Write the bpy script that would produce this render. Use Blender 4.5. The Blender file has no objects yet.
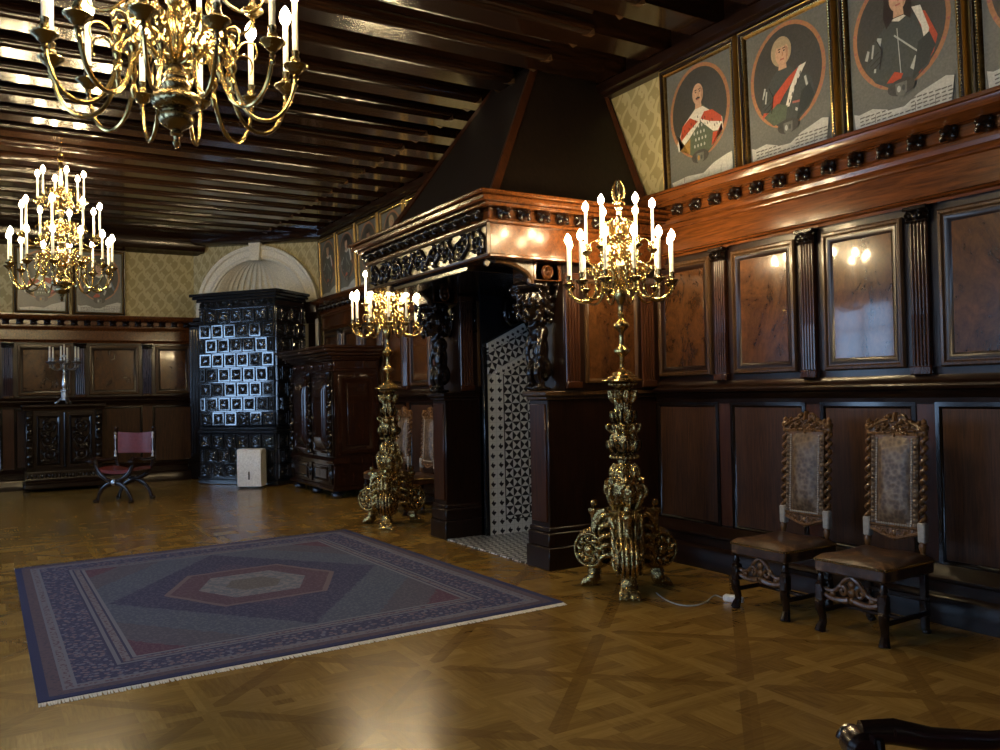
import bpy, bmesh, math, random
import numpy as np
from mathutils import Matrix, Vector
random.seed(7)
PI = math.pi
sc = bpy.context.scene
COL = sc.collection

# ------------------------------------------------------------------ camera, world, daylight, exposure
cam_d = bpy.data.cameras.new('camera')
cam = bpy.data.objects.new('camera', cam_d); COL.objects.link(cam)
def _cam():
    f = 850.0; d1 = np.array([-512.0, 27.0, f]); d1 /= np.linalg.norm(d1)
    q = np.array([500.0, 402 - .02 * 1012 - 375, f])
    up = np.cross(d1, q); up /= np.linalg.norm(up)
    if up[1] > 0: up = -up
    xr = np.cross(d1, up)
    if xr[0] < 0: xr = -xr
    R = np.array([xr, d1, up])
    return Matrix(((R[0][0], -R[0][1], -R[0][2], 0), (R[1][0], -R[1][1], -R[1][2], 0),
                   (R[2][0], -R[2][1], -R[2][2], 1.6), (0, 0, 0, 1)))
cam.matrix_world = _cam()
cam_d.sensor_width = 36; cam_d.lens = 30.6; cam_d.clip_start = .05; cam_d.clip_end = 200
sc.camera = cam
sc.view_settings.view_transform = 'Standard'; sc.view_settings.look = 'None'
sc.view_settings.gamma = 1; sc.view_settings.use_curve_mapping = False
sc.view_settings.exposure = 0.0
w = bpy.data.worlds.new('sky'); sc.world = w; w.use_nodes = True
w.node_tree.nodes['Background'].inputs[0].default_value = (.45, .66, 1, 1)
w.node_tree.nodes['Background'].inputs[1].default_value = 13.0
BULB = 250.0
WIN = [(-1.2, 1.5), (3.0, 1.5), (7.0, 1.5), (11.0, 1.5), (15.75, 1.6)]      # windows in the left wall: centre y, width
WZ0, WZ1 = 1.0, 3.3
for y, wd in WIN:                                                       # portals guide the sky light through each window
    l = bpy.data.lights.new('window_portal', 'AREA'); l.shape = 'RECTANGLE'; l.size = wd; l.size_y = WZ1 - WZ0
    l.cycles.is_portal = True
    o = bpy.data.objects.new('window_portal', l); COL.objects.link(o)
    o.location = (-4.28, y, (WZ0 + WZ1) / 2); o.rotation_euler = (0, -PI / 2, 0)
try:
    sc.cycles.max_bounces = 7; sc.cycles.diffuse_bounces = 3; sc.cycles.glossy_bounces = 4
    sc.cycles.use_denoising = True; sc.cycles.sample_clamp_indirect = 6
    sc.cycles.caustics_reflective = False; sc.cycles.caustics_refractive = False
except Exception: pass

# ------------------------------------------------------------------ node expressions and materials
class S:
    def __init__(s, nt, sock): s.nt = nt; s.k = sock
    def op(s, o, *a):
        n = s.nt.nodes.new('ShaderNodeMath'); n.operation = o
        for i, x in enumerate((s,) + a):
            if isinstance(x, S): s.nt.links.new(x.k, n.inputs[i])
            else: n.inputs[i].default_value = x
        return S(s.nt, n.outputs[0])
    def __add__(s, o): return s.op('ADD', o)
    def __radd__(s, o): return s.op('ADD', o)
    def __sub__(s, o): return s.op('SUBTRACT', o)
    def __rsub__(s, o): return (s * -1.0).op('ADD', o)
    def __mul__(s, o): return s.op('MULTIPLY', o)
    def __rmul__(s, o): return s.op('MULTIPLY', o)
    def __truediv__(s, o): return s.op('DIVIDE', o)
    def abs(s): return s.op('ABSOLUTE')
    def fl(s): return s.op('FLOOR')
    def fr(s): return s.op('FRACT')
    def sin(s): return s.op('SINE')
    def mn(s, o): return s.op('MINIMUM', o)
    def mx(s, o): return s.op('MAXIMUM', o)
    def lt(s, o): return s.op('LESS_THAN', o)
    def gt(s, o): return s.op('GREATER_THAN', o)
    def mod2(s): return (s * .5).fr() * 2.0
    def band(s, a, b): return s.gt(a) * s.lt(b)
    def mix(s, a, b): return a * (1.0 - s) + b * s          # s: 0 -> a, 1 -> b

class Mat:
    def __init__(m, name):
        m.mat = bpy.data.materials.new(name); m.mat.use_nodes = True
        m.nt = m.mat.node_tree; m.b = m.nt.nodes['Principled BSDF']
    def node(m, t, **k):
        n = m.nt.nodes.new(t)
        for a, v in k.items(): setattr(n, a, v)
        return n
    def link(m, a, b): m.nt.links.new(a.k if isinstance(a, S) else a, b)
    def obj(m):
        n = m.node('ShaderNodeTexCoord'); return n.outputs['Object']
    def xyz(m, vec=None):
        n = m.node('ShaderNodeSeparateXYZ'); m.link(vec or m.obj(), n.inputs[0])
        return [S(m.nt, n.outputs[i]) for i in range(3)]
    def mapping(m, scale, vec=None):
        n = m.node('ShaderNodeMapping'); n.inputs['Scale'].default_value = scale
        m.link(vec or m.obj(), n.inputs[0]); return n.outputs[0]
    def noise(m, scale, detail=4, rough=.6, vec=None, dist=0.0):
        n = m.node('ShaderNodeTexNoise'); n.inputs['Scale'].default_value = scale
        n.inputs['Detail'].default_value = detail; n.inputs['Roughness'].default_value = rough
        n.inputs['Distortion'].default_value = dist
        m.link(vec or m.obj(), n.inputs['Vector']); return S(m.nt, n.outputs[0])
    def voro(m, scale, feature='F1', vec=None, out='Distance'):
        n = m.node('ShaderNodeTexVoronoi', feature=feature); n.inputs['Scale'].default_value = scale
        m.link(vec or m.obj(), n.inputs['Vector']); return S(m.nt, n.outputs[out])
    def comb(m, x, y, z=0.0):
        n = m.node('ShaderNodeCombineXYZ')
        for i, v in enumerate((x, y, z)):
            if isinstance(v, S): m.link(v, n.inputs[i])
            else: n.inputs[i].default_value = v
        return n.outputs[0]
    def white(m, vec):
        n = m.node('ShaderNodeTexWhiteNoise', noise_dimensions='3D'); m.link(vec, n.inputs['Vector'])
        return S(m.nt, n.outputs['Value'])
    def ramp(m, fac, stops):
        n = m.node('ShaderNodeValToRGB'); e = n.color_ramp.elements
        while len(e) < len(stops): e.new(.5)
        for i, (p, c) in enumerate(stops): e[i].position = p; e[i].color = (*c, 1)
        m.link(fac, n.inputs[0]); return n.outputs[0]
    def mixc(m, fac, a, b, blend='MIX'):
        n = m.node('ShaderNodeMix', data_type='RGBA', blend_type=blend)
        if isinstance(fac, S): m.link(fac, n.inputs[0])
        else: n.inputs[0].default_value = fac
        for i, c in ((6, a), (7, b)):
            if isinstance(c, tuple): n.inputs[i].default_value = (*c, 1)
            else: m.link(c, n.inputs[i])
        return n.outputs[2]
    def color(m, c):
        if isinstance(c, tuple): m.b.inputs['Base Color'].default_value = (*c, 1)
        else: m.link(c, m.b.inputs['Base Color'])
    def set(m, rough=None, metal=None, coat=None, coat_rough=None, spec=None):
        for k, v in (('Roughness', rough), ('Metallic', metal), ('Coat Weight', coat), ('Coat Roughness', coat_rough), ('Specular IOR Level', spec)):
            if v is None: continue
            if isinstance(v, S): m.link(v, m.b.inputs[k])
            else: m.b.inputs[k].default_value = v
    def bump(m, h, strength=.3, dist=.01):
        n = m.node('ShaderNodeBump'); n.inputs['Strength'].default_value = strength; n.inputs['Distance'].default_value = dist
        m.link(h, n.inputs['Height']); m.link(n.outputs[0], m.b.inputs['Normal'])

def plain(name, c, rough=.5, metal=0.0, coat=0.0, bump=0.0, scale=40):
    m = Mat(name); n = m.noise(scale, 3)
    m.color(m.ramp(n, [(.3, tuple(x * .8 for x in c)), (.7, tuple(min(1, x * 1.15) for x in c))]))
    m.set(rough, metal, coat, .1)
    if bump: m.bump(n, bump, .004)
    return m.mat
def wood(name, dark, light, rough=.3, axis='Z', scale=3.0, stretch=14, coat=.35, coat_rough=.12, burl=False, spec=.32):
    coat *= .6
    m = Mat(name); dark = tuple(c * .52 for c in dark); light = tuple(c * .56 for c in light)
    if burl:
        v = m.mapping((3, 3, 2)); a = m.noise(1.6, 8, .68, v, 1.6); b = m.noise(14, 5, .7, v, .6)
        fac = a * .7 + b * .3
    else:
        s = [stretch] * 3; s['XYZ'.index(axis)] = 1.0
        v = m.mapping(tuple(s)); a = m.noise(scale, 6, .62, v, .8); b = m.noise(scale * .25, 3, .5)
        fac = a * .75 + b * .25
    m.color(m.ramp(fac, [(.36, dark), (.64, light)]))
    m.set(rough, 0, coat, coat_rough, spec)
    m.bump(fac, .12, .004)
    return m.mat

M = {}
M['dark_wood'] = wood('dark varnished walnut', (.010, .0045, .003), (.034, .013, .007), .3)
M['dark_wood_h'] = wood('dark varnished walnut lengthwise', (.010, .0045, .003), (.036, .014, .007), .28, 'Y')
M['red_wood'] = wood('reddish polished wood', (.06, .019, .005), (.23, .068, .015), .2, 'Y', 2.5)
M['red_wood_v'] = wood('reddish polished wood upright', (.045, .014, .006), (.115, .036, .012), .3, 'Z', 2.5)
M['pilaster'] = wood('dark reddish pilaster wood', (.03, .011, .005), (.095, .032, .012), .24, 'Z', 3, coat=.5)
M['brown_board'] = wood('brown oak board', (.034, .014, .0065), (.12, .048, .018), .5, 'Z', 3.5, 16, .05, spec=.25)
M['burl'] = wood('burl veneer', (.035, .013, .005), (.20, .075, .022), .22, burl=True, coat=.9, coat_rough=.06)
M['gilt_wood'] = wood('golden brown moulding', (.05, .022, .009), (.16, .08, .03), .3, 'Z', 4)
M['carved'] = wood('black carved wood', (.006, .004, .003), (.018, .010, .007), .2, coat=.6, coat_rough=.1)
M['gilt_ground'] = wood('bronzed wood ground', (.20, .13, .05), (.42, .30, .13), .25, 'Y', 4, coat=.6)
M['beam'] = wood('varnished ceiling timber', (.010, .004, .002), (.042, .016, .006), .2, 'X', 2.2, 14, .6, .1)
M['plank'] = wood('dark ceiling board', (.008, .004, .002), (.02, .009, .005), .45, 'X')
M['hood'] = wood('sooty dark hood board', (.012, .007, .005), (.026, .015, .009), .5, 'Z', 2, coat=.0, spec=.2)
M['cream'] = plain('cream plaster', (.76, .71, .58), .6, bump=.05)
M['white_plastic'] = plain('white plastic', (.86, .87, .87), .35)
M['candle'] = plain('white candle sleeve', (.8, .74, .6), .45)
M['cord'] = plain('pale cord', (.32, .34, .34), .4)
M['blacktrim'] = plain('black iron trim', (.01, .01, .012), .25, .0, .4)
M['fringe'] = plain('cream cotton fringe', (.75, .73, .68), .9)
M['red_leather'] = plain('worn red leather', (.17, .03, .03), .35, 0, .25, .3, 25)
M['pale_block'] = plain('pale grey painted reflection', (.34, .31, .27), .6)  # pale tone stands in for light reflecting off the chair post blocks
M['twist_wood'] = wood('golden brown carved chair wood', (.10, .045, .015), (.36, .17, .06), .3, coat=.3)
M['leg_wood'] = wood('dark chair wood', (.014, .007, .005), (.045, .02, .012), .25, coat=.5)
def metal(name, bright, dark, rough, scale=30, bump=.4, patina=.5):
    m = Mat(name); n = m.noise(scale, 5, .65); n2 = m.noise(scale * .3, 3)
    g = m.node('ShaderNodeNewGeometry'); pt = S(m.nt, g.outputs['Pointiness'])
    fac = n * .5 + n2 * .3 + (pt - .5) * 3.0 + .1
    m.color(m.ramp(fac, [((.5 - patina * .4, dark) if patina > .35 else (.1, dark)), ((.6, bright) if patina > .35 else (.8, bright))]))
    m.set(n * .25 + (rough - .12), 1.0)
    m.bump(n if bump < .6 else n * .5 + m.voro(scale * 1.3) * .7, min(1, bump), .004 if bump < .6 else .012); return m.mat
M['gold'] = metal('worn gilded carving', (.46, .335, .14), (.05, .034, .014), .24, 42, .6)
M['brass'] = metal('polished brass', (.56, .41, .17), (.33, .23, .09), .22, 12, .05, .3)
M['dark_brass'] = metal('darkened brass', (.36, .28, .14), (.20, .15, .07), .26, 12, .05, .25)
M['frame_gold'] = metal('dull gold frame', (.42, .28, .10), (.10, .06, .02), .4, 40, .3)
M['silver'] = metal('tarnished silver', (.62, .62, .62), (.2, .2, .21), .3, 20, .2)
def emit(name, c, s):
    m = bpy.data.materials.new(name); m.use_nodes = True; nt = m.node_tree; nt.nodes.clear()
    e = nt.nodes.new('ShaderNodeEmission'); o = nt.nodes.new('ShaderNodeOutputMaterial')
    e.inputs[0].default_value = (*c, 1); e.inputs[1].default_value = s
    nt.links.new(e.outputs[0], o.inputs[0]); return m
M['bulb'] = emit('lit candle bulb', (1, .76, .42), BULB)
def pane():
    m = bpy.data.materials.new('window glass'); m.use_nodes = True; nt = m.node_tree; nt.nodes.clear()
    t = nt.nodes.new('ShaderNodeBsdfTransparent'); g = nt.nodes.new('ShaderNodeBsdfGlossy'); g.inputs['Roughness'].default_value = .02
    x = nt.nodes.new('ShaderNodeMixShader'); x.inputs[0].default_value = .06
    o = nt.nodes.new('ShaderNodeOutputMaterial'); t.inputs[0].default_value = (.93, .96, .97, 1)
    nt.links.new(t.outputs[0], x.inputs[1]); nt.links.new(g.outputs[0], x.inputs[2]); nt.links.new(x.outputs[0], o.inputs[0]); return m
M['glass'] = pane()

def parquet():
    m = Mat('oak parquet'); x, y, z = m.xyz(); P = 1.26
    cx, cy = (x + .31) / P, (y + .52) / P
    fx, fy = cx.fr(), cy.fr()
    bw = .085 / P
    edge = (fx.mn(1.0 - fx)).mn(fy.mn(1.0 - fy)).lt(bw * .5)
    dg = ((fx - fy).abs()).mn((fx + fy - 1.0).abs()).lt(bw * .72)
    # plank fill: basket weave of short strips
    q = .315; ux, uy = x / q, y / q
    par = ((ux.fl() + uy.fl()) * .5).fr().gt(.25)
    sx, sy = (x / .105).fl(), (y / .105).fl()
    pid = m.white(m.comb(par.mix(sx, ux.fl() + 300.0), par.mix(uy.fl(), sy + 500.0), par))
    g1 = m.noise(3, 6, .65, m.mapping((2, 22, 1)), .5); g2 = m.noise(3, 6, .65, m.mapping((22, 2, 1)), .5)
    grain = par.mix(g2, g1)
    bid = m.white(m.comb(cx.fl() + (fx - fy).gt(0), cy.fl() + (fx + fy).gt(1.0), 3.0))
    val = pid * .28 + grain * .6
    val = dg.mix(val, pid * .08 + .0 + grain * .45 + bid * .06)
    val = edge.mix(val, .24 + grain * .45 + bid * .12)
    m.color(m.ramp(val, [(.15, (.12, .058, .012)), (.5, (.26, .155, .036)), (.9, (.44, .29, .085))]))
    lx, ly = (x / .105).fr(), (y / .105).fr()
    gap = par.mix(lx, ly).lt(.03)
    wear = m.noise(1.3, 4)
    m.set(.16 + wear * .10 + grain * .06, 0, 0, .12, .3)
    m.bump(grain, .04, .002)
    return m.mat
M['parquet'] = parquet()

def damask():
    m = Mat('yellow damask wallpaper'); x, y, z = m.xyz(); s = x - y; p = .26
    a = s / p; b = z / (p * 1.5); n = m.noise(9, 3)
    u = a + (b * 2 * PI).sin() * .16
    d1 = ((u + b).fr() - .5).abs(); d2 = ((u - b).fr() - .5).abs()
    ogee = d1.mn(d2)
    flower = ((a * 2 * PI).sin() * (b * 2 * PI).sin() + (a * 6 * PI).sin() * (b * 8 * PI).sin() * .5 + n - .5)
    f = (ogee.lt(.09)).mx(flower.gt(.42))
    m.color(m.mixc(f, (.36, .295, .13), (.50, .425, .215)))
    m.set(f.mix(.6, .42)); return m.mat
M['wallpaper'] = damask()

def tilepat(axis, cell, x0, z0, bord):
    m = Mat('black and white tile ' + axis); x, y, z = m.xyz()
    u, v = (x, y) if axis == 'floor' else (x, z)
    a, b = ((u - x0) / cell), ((v - z0) / cell)
    fa, fb = a.fr() - .5, b.fr() - .5
    par = ((a.fl() + b.fl()) * .5).fr().gt(.25); h0 = fa.abs().lt(fb.abs()); hour = (h0 - par).abs()
    mot = (((a.fr() - .5).abs() + (b.fr() - .45).abs() * .9).lt(.30)) * (1.0 - ((fa - .12).abs() + (fb - .15).abs()).lt(.13))
    if bord:
        isb = a.lt(2.0).mx(b.lt(1.6))
        line = a.band(1.93, 2.05).mx(b.band(1.55, 1.65)) * a.gt(1.93) * b.gt(1.55)
        blk = isb.mix(hour, mot).mx(line)
    else: blk = hour
    grout = (fa.abs().gt(.485)).mx(fb.abs().gt(.485))
    c = m.mixc(blk, (.74, .73, .67), (.016, .012, .012))
    c = m.mixc(grout * .4, c, (.12, .11, .1))
    m.color(c); m.set(.3, 0, .2, .15); return m.mat

def rugmat(W, L):
    m = Mat('blue oriental rug pile'); uvn = m.node('ShaderNodeTexCoord').outputs['UV']; uu, vv, z = m.xyz(uvn); x, y = (uu - .5) * W, (vv - .5) * L
    ax, ay = x.abs(), y.abs()
    dx, dy = W / 2 - ax, L / 2 - ay
    e = dx.mn(dy)
    n1 = m.voro(34); n2 = m.noise(24, 3); n3 = m.voro(26); fine = m.noise(240, 2)
    weave = (x * 230).sin() * (y * 230).sin() * .5 + .5
    hera = n1.lt(.42) * weave
    navy, pale, red = (.028, .030, .085), (.20, .215, .27), (.15, .042, .042)
    hx = ax / (W / 2 - .56) + ay / (L / 2 - .56); wob = (n2 - .5) * .1; hx = hx + wob
    field = m.mixc(hera, navy, (.13, .125, .19))
    field = m.mixc(hx.gt(.98), field, m.mixc(hera, (.075, .10, .145), (.16, .20, .255)))
    field = m.mixc(hx.gt(1.40), field, m.mixc(hera, (.085, .085, .11), (.16, .155, .175)))
    field = m.mixc(hx.gt(1.74), field, m.mixc(hera, (.10, .028, .045), (.19, .10, .12)))
    field = m.mixc(hx.lt(.62), field, m.mixc(hera, (.045, .038, .09), (.16, .13, .19)))
    hm = (ax / .72 + ay / 1.5).mx(ay / .66) + wob * .3
    field = m.mixc(hm.lt(1.0), field, m.mixc(hera, (.095, .045, .06), (.18, .13, .15)))
    field = m.mixc(hm.band(.95, 1.02), field, (.19, .14, .14))
    hi = (ax / .46 + ay / 1.0).mx(ay / .43) + wob * .3
    field = m.mixc(hi.lt(1.0), field, m.mixc(n2.gt(.5), (.15, .17, .21), (.25, .25, .27)))
    field = m.mixc((ax / .24 + ay / .5).mx(ay / .22).lt(1.0), field, m.mixc(hera, (.13, .125, .11), (.22, .21, .19)))
    flor = n3.lt(.40); b1 = m.mixc(flor, m.mixc(hera, (.030, .034, .095), (.10, .10, .17)), m.mixc(n2.gt(.52), (.20, .15, .17), (.17, .19, .27)))
    b2 = m.mixc(n1.lt(.4), (.21, .20, .23), (.13, .07, .08))
    c = field
    c = m.mixc(e.lt(.56), c, (.22, .23, .27)); c = m.mixc(e.lt(.535), c, navy); c = m.mixc(e.lt(.52), c, b2); c = m.mixc(e.lt(.475), c, navy); c = m.mixc(e.lt(.46), c, (.20, .215, .26))
    c = m.mixc(e.lt(.435), c, navy); c = m.mixc(e.lt(.42), c, b1); c = m.mixc(e.lt(.20), c, (.20, .215, .26)); c = m.mixc(e.lt(.18), c, b2); c = m.mixc(e.lt(.14), c, (.19, .205, .25))
    c = m.mixc(e.lt(.125), c, m.mixc(n1.lt(.4), (.12, .08, .08), (.075, .055, .065))); c = m.mixc(e.lt(.055), c, (.012, .018, .085))
    c = m.mixc(.28, c, (.11, .13, .27))
    c = m.mixc(.25, c, m.ramp(fine, [(.3, (.0, .0, .01)), (.7, (.3, .3, .34))]), 'SOFT_LIGHT')
    m.color(c); m.set(.93, 0, 0, .1, .2); m.bump(fine * .5 + weave * .5, .4, .004); return m.mat

def stovemat():
    m = Mat('black glazed stove tile'); n = m.noise(25, 3)
    m.color(m.ramp(n, [(.3, (.006, .008, .012)), (.7, (.02, .024, .032))])); m.set(.12, 0, 1.0, .05); m.bump(n, .04, .003); return m.mat
M['stove'] = stovemat()
def tooled():
    m = Mat('embossed brown leather'); v = m.voro(34); n = m.noise(16, 5)
    f = v * .5 + n * .6
    m.color(m.ramp(f, [(.25, (.035, .018, .010)), (.5, (.10, .058, .030)), (.8, (.22, .15, .085))]))
    m.set(.42, .15, .2, .3); m.bump(f, .8, .006); return m.mat
M['tooled'] = tooled()
def seatleather():
    m = Mat('worn brown seat leather'); n = m.noise(9, 6, .7)
    m.color(m.ramp(n, [(.34, (.016, .008, .005)), (.52, (.055, .024, .011)), (.7, (.24, .13, .055))])); m.set(.34, 0, .3, .25); m.bump(n, .4, .006); return m.mat
M['seat_leather'] = seatleather()

# ------------------------------------------------------------------ mesh builder
def basis(o, s, n):
    """local (along, out, up) -> world"""
    s = Vector(s).normalized(); n = Vector(n).normalized()
    return Matrix(((s.x, n.x, 0, o[0]), (s.y, n.y, 0, o[1]), (s.z, n.z, 1, o[2] if len(o) > 2 else 0), (0, 0, 0, 1)))
def T(x=0, y=0, z=0): return Matrix.Translation((x, y, z))
def RZ(a): return Matrix.Rotation(a, 4, 'Z')
def RX(a): return Matrix.Rotation(a, 4, 'X')
def RY(a): return Matrix.Rotation(a, 4, 'Y')
def SC(x, y, z): return Matrix.Diagonal((x, y, z, 1))
def origin(o):
    p = Vector((0, 0, 0))
    while o is not None: p = p + o.location; o = o.parent
    return p

class MB:
    def __init__(s): s.v = []; s.f = []; s.mi = []
    def add(s, vs, fs, M_=None, mat=0):
        b = len(s.v)
        for p in vs:
            p = Vector(p); s.v.append(tuple(M_ @ p) if M_ is not None else tuple(p))
        for f in fs: s.f.append(tuple(i + b for i in f)); s.mi.append(mat)
        return s
    def box(s, x0, x1, y0, y1, z0, z1, b=.006, M_=None, mat=0):
        c = ((x0 + x1) / 2, (y0 + y1) / 2, (z0 + z1) / 2); h = (abs(x1 - x0) / 2, abs(y1 - y0) / 2, abs(z1 - z0) / 2)
        b = min(b, .45 * min(h)); V = []; I = {}
        for sx in (-1, 1):
            for sy in (-1, 1):
                for sz in (-1, 1):
                    sg = (sx, sy, sz)
                    for a in range(3):
                        I[sg, a] = len(V)
                        V.append(tuple(c[k] + sg[k] * (h[k] if k == a else h[k] - b) for k in range(3)))
        F = []
        for a in range(3):
            i, j = (a + 1) % 3, (a + 2) % 3
            for sa in (-1, 1):
                q = []
                for si, sj in ((-1, -1), (1, -1), (1, 1), (-1, 1)):
                    g = [0, 0, 0]; g[a] = sa; g[i] = si; g[j] = sj; q.append(I[tuple(g), a])
                F.append(q)
            for si in (-1, 1):
                for sj in (-1, 1):
                    g0 = [0] * 3; g0[i] = si; g0[j] = sj; g1 = list(g0); g0[a] = -1; g1[a] = 1
                    F.append([I[tuple(g0), i], I[tuple(g1), i], I[tuple(g1), j], I[tuple(g0), j]])
        for sx in (-1, 1):
            for sy in (-1, 1):
                for sz in (-1, 1): F.append([I[(sx, sy, sz), a] for a in range(3)])
        return s.add(V, F, M_, mat)
    def prism(s, poly, lo, hi, M_=None, mat=0):
        """poly of (a, b) in local x, z; extruded along local y from lo to hi"""
        n = len(poly)
        V = [(a, lo, b) for a, b in poly] + [(a, hi, b) for a, b in poly]
        F = [list(range(n)), list(range(n, 2 * n))[::-1]] + [[i, (i + 1) % n, n + (i + 1) % n, n + i] for i in range(n)]
        return s.add(V, F, M_, mat)
    def run(s, prof, s0, s1, M_=None, mat=0):
        """moulding: profile (out, z) extruded along local x"""
        n = len(prof)
        V = [(s0, o, z) for o, z in prof] + [(s1, o, z) for o, z in prof]
        F = [list(range(n)), list(range(n, 2 * n))[::-1]] + [[i, (i + 1) % n, n + (i + 1) % n, n + i] for i in range(n)]
        return s.add(V, F, M_, mat)
    def lathe(s, prof, seg=24, M_=None, rf=None, mat=0, a0=0.0, a1=2 * PI):
        full = abs(a1 - a0 - 2 * PI) < 1e-6; cols = seg if full else seg + 1
        V = []; F = []
        for r, z in prof:
            for k in range(cols):
                t = a0 + (a1 - a0) * k / seg; rr = rf(t, z, r) if rf else r
                V.append((rr * math.cos(t), rr * math.sin(t), z))
        for i in range(len(prof) - 1):
            for k in range(seg):
                k2 = (k + 1) % cols if full else k + 1
                F.append([i * cols + k, i * cols + k2, (i + 1) * cols + k2, (i + 1) * cols + k])
        if full:
            if prof[0][0] > 1e-4: F.append(list(range(cols))[::-1])
            if prof[-1][0] > 1e-4: F.append([(len(prof) - 1) * cols + k for k in range(cols)])
        return s.add(V, F, M_, mat)
    def tube(s, pts, r, seg=8, M_=None, mat=0, closed=False, flat=1.0):
        P = [Vector(p) for p in pts]; n = len(P)
        R_ = [r(i / (n - 1)) for i in range(n)] if callable(r) else ([r] * n if not hasattr(r, '__len__') else list(r))
        tan = []
        for i in range(n):
            a = P[i - 1] if (i > 0 or closed) else P[0]; b = P[(i + 1) % n] if (i < n - 1 or closed) else P[-1]
            t = (b - a); tan.append(t.normalized() if t.length > 1e-9 else Vector((0, 0, 1)))
        ref = Vector((0, 0, 1)) if abs(tan[0].z) < .9 else Vector((1, 0, 0))
        u = (ref - tan[0] * ref.dot(tan[0])).normalized(); V = []; F = []
        for i in range(n):
            u = (u - tan[i] * u.dot(tan[i]))
            u = u.normalized() if u.length > 1e-6 else tan[i].orthogonal().normalized()
            v = tan[i].cross(u)
            for k in range(seg):
                a = 2 * PI * k / seg
                V.append(tuple(P[i] + u * (R_[i] * math.cos(a)) + v * (R_[i] * flat * math.sin(a))))
        m = n if closed else n - 1
        for i in range(m):
            j = (i + 1) % n
            for k in range(seg):
                F.append([i * seg + k, i * seg + (k + 1) % seg, j * seg + (k + 1) % seg, j * seg + k])
        if not closed: F += [list(range(seg))[::-1], [(n - 1) * seg + k for k in range(seg)]]
        return s.add(V, F, M_, mat)
    def ball(s, c, r, seg=10, M_=None, mat=0):
        rx, ry, rz = (r, r, r) if not hasattr(r, '__len__') else r
        n = max(4, seg // 2 + 1); V = [(c[0], c[1], c[2] - rz)]; F = []
        for i in range(1, n):
            p = -PI / 2 + PI * i / n
            for k in range(seg):
                a = 2 * PI * k / seg
                V.append((c[0] + rx * math.cos(p) * math.cos(a), c[1] + ry * math.cos(p) * math.sin(a), c[2] + rz * math.sin(p)))
        V.append((c[0], c[1], c[2] + rz)); t = len(V) - 1
        for k in range(seg):
            F.append([0, 1 + (k + 1) % seg, 1 + k]); F.append([t, t - seg + k, t - seg + (k + 1) % seg])
        for i in range(n - 2):
            for k in range(seg):
                F.append([1 + i * seg + k, 1 + i * seg + (k + 1) % seg, 1 + (i + 1) * seg + (k + 1) % seg, 1 + (i + 1) * seg + k])
        return s.add(V, F, M_, mat)
    def frame(s, w_, h_, prof, M_=None, mat=0, cx=0, cz=0):
        """mitred rectangular moulding, prof of (inset, out)"""
        V = []; F = []
        for d, o in prof:
            a, b = w_ / 2 - d, h_ / 2 - d
            V += [(cx - a, o, cz - b), (cx + a, o, cz - b), (cx + a, o, cz + b), (cx - a, o, cz + b)]
        for i in range(len(prof) - 1):
            for k in range(4): F.append([i * 4 + k, i * 4 + (k + 1) % 4, (i + 1) * 4 + (k + 1) % 4, (i + 1) * 4 + k])
        return s.add(V, F, M_, mat)
    def relief(s, w_, h_, nx, ny, strokes, M_=None, base=0.0, mat=0, edge=True, clip=None):
        """carved panel, centred; strokes are (points, r0, r1, height)"""
        X = np.linspace(-w_ / 2, w_ / 2, nx + 1); Z = np.linspace(-h_ / 2, h_ / 2, ny + 1)
        H = np.zeros((nx + 1, ny + 1)); gx = w_ / nx; gz = h_ / ny
        for pts, r0, r1, ht in strokes:
            P = np.array(pts, float)
            if len(P) == 1: P = np.vstack([P, P + 1e-6])
            seg = np.linalg.norm(np.diff(P, axis=0), axis=1); tot = max(seg.sum(), 1e-9); acc = 0
            for i in range(len(P) - 1):
                k = max(1, int(seg[i] / (min(r0, r1) * .5 + gx * .3)) + 1)
                for t in np.arange(k) / k:
                    q = P[i] + (P[i + 1] - P[i]) * t; f = (acc + seg[i] * t) / tot; r = r0 + (r1 - r0) * f
                    i0, i1 = int((q[0] - r + w_ / 2) / gx), int((q[0] + r + w_ / 2) / gx) + 2
                    j0, j1 = int((q[1] - r + h_ / 2) / gz), int((q[1] + r + h_ / 2) / gz) + 2
                    i0, j0 = max(i0, 0), max(j0, 0); i1, j1 = min(i1, nx + 1), min(j1, ny + 1)
                    if i0 >= i1 or j0 >= j1: continue
                    D = (X[i0:i1, None] - q[0]) ** 2 + (Z[None, j0:j1] - q[1]) ** 2
                    H[i0:i1, j0:j1] = np.maximum(H[i0:i1, j0:j1], ht * np.sqrt(np.clip(1 - D / (r * r), 0, 1)))
                acc += seg[i]
        if edge: H[0, :] = H[-1, :] = 0; H[:, 0] = H[:, -1] = 0
        V = [(X[i], base + H[i, j], Z[j]) for i in range(nx + 1) for j in range(ny + 1)]
        F = [[i * (ny + 1) + j, (i + 1) * (ny + 1) + j, (i + 1) * (ny + 1) + j + 1, i * (ny + 1) + j + 1] for i in range(nx) for j in range(ny)
             if clip is None or math.hypot((X[i] + X[i + 1]) / 2, (Z[j] + Z[j + 1]) / 2) < clip]
        return s.add(V, F, M_, mat)
    def build(s, name, mats, parent=None, world=False, angle=38, kind=None):
        me = bpy.data.meshes.new(name); v = s.v
        if world and parent is not None:
            p = origin(parent); v = [(a - p.x, b - p.y, c - p.z) for a, b, c in v]
        me.from_pydata(v, [], s.f)
        bm = bmesh.new(); bm.from_mesh(me); bmesh.ops.recalc_face_normals(bm, faces=bm.faces); bm.to_mesh(me); bm.free()
        for m in (mats if isinstance(mats, (list, tuple)) else [mats]): me.materials.append(m)
        if any(s.mi): me.polygons.foreach_set('material_index', s.mi)
        me.polygons.foreach_set('use_smooth', [True] * len(me.polygons))
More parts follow.
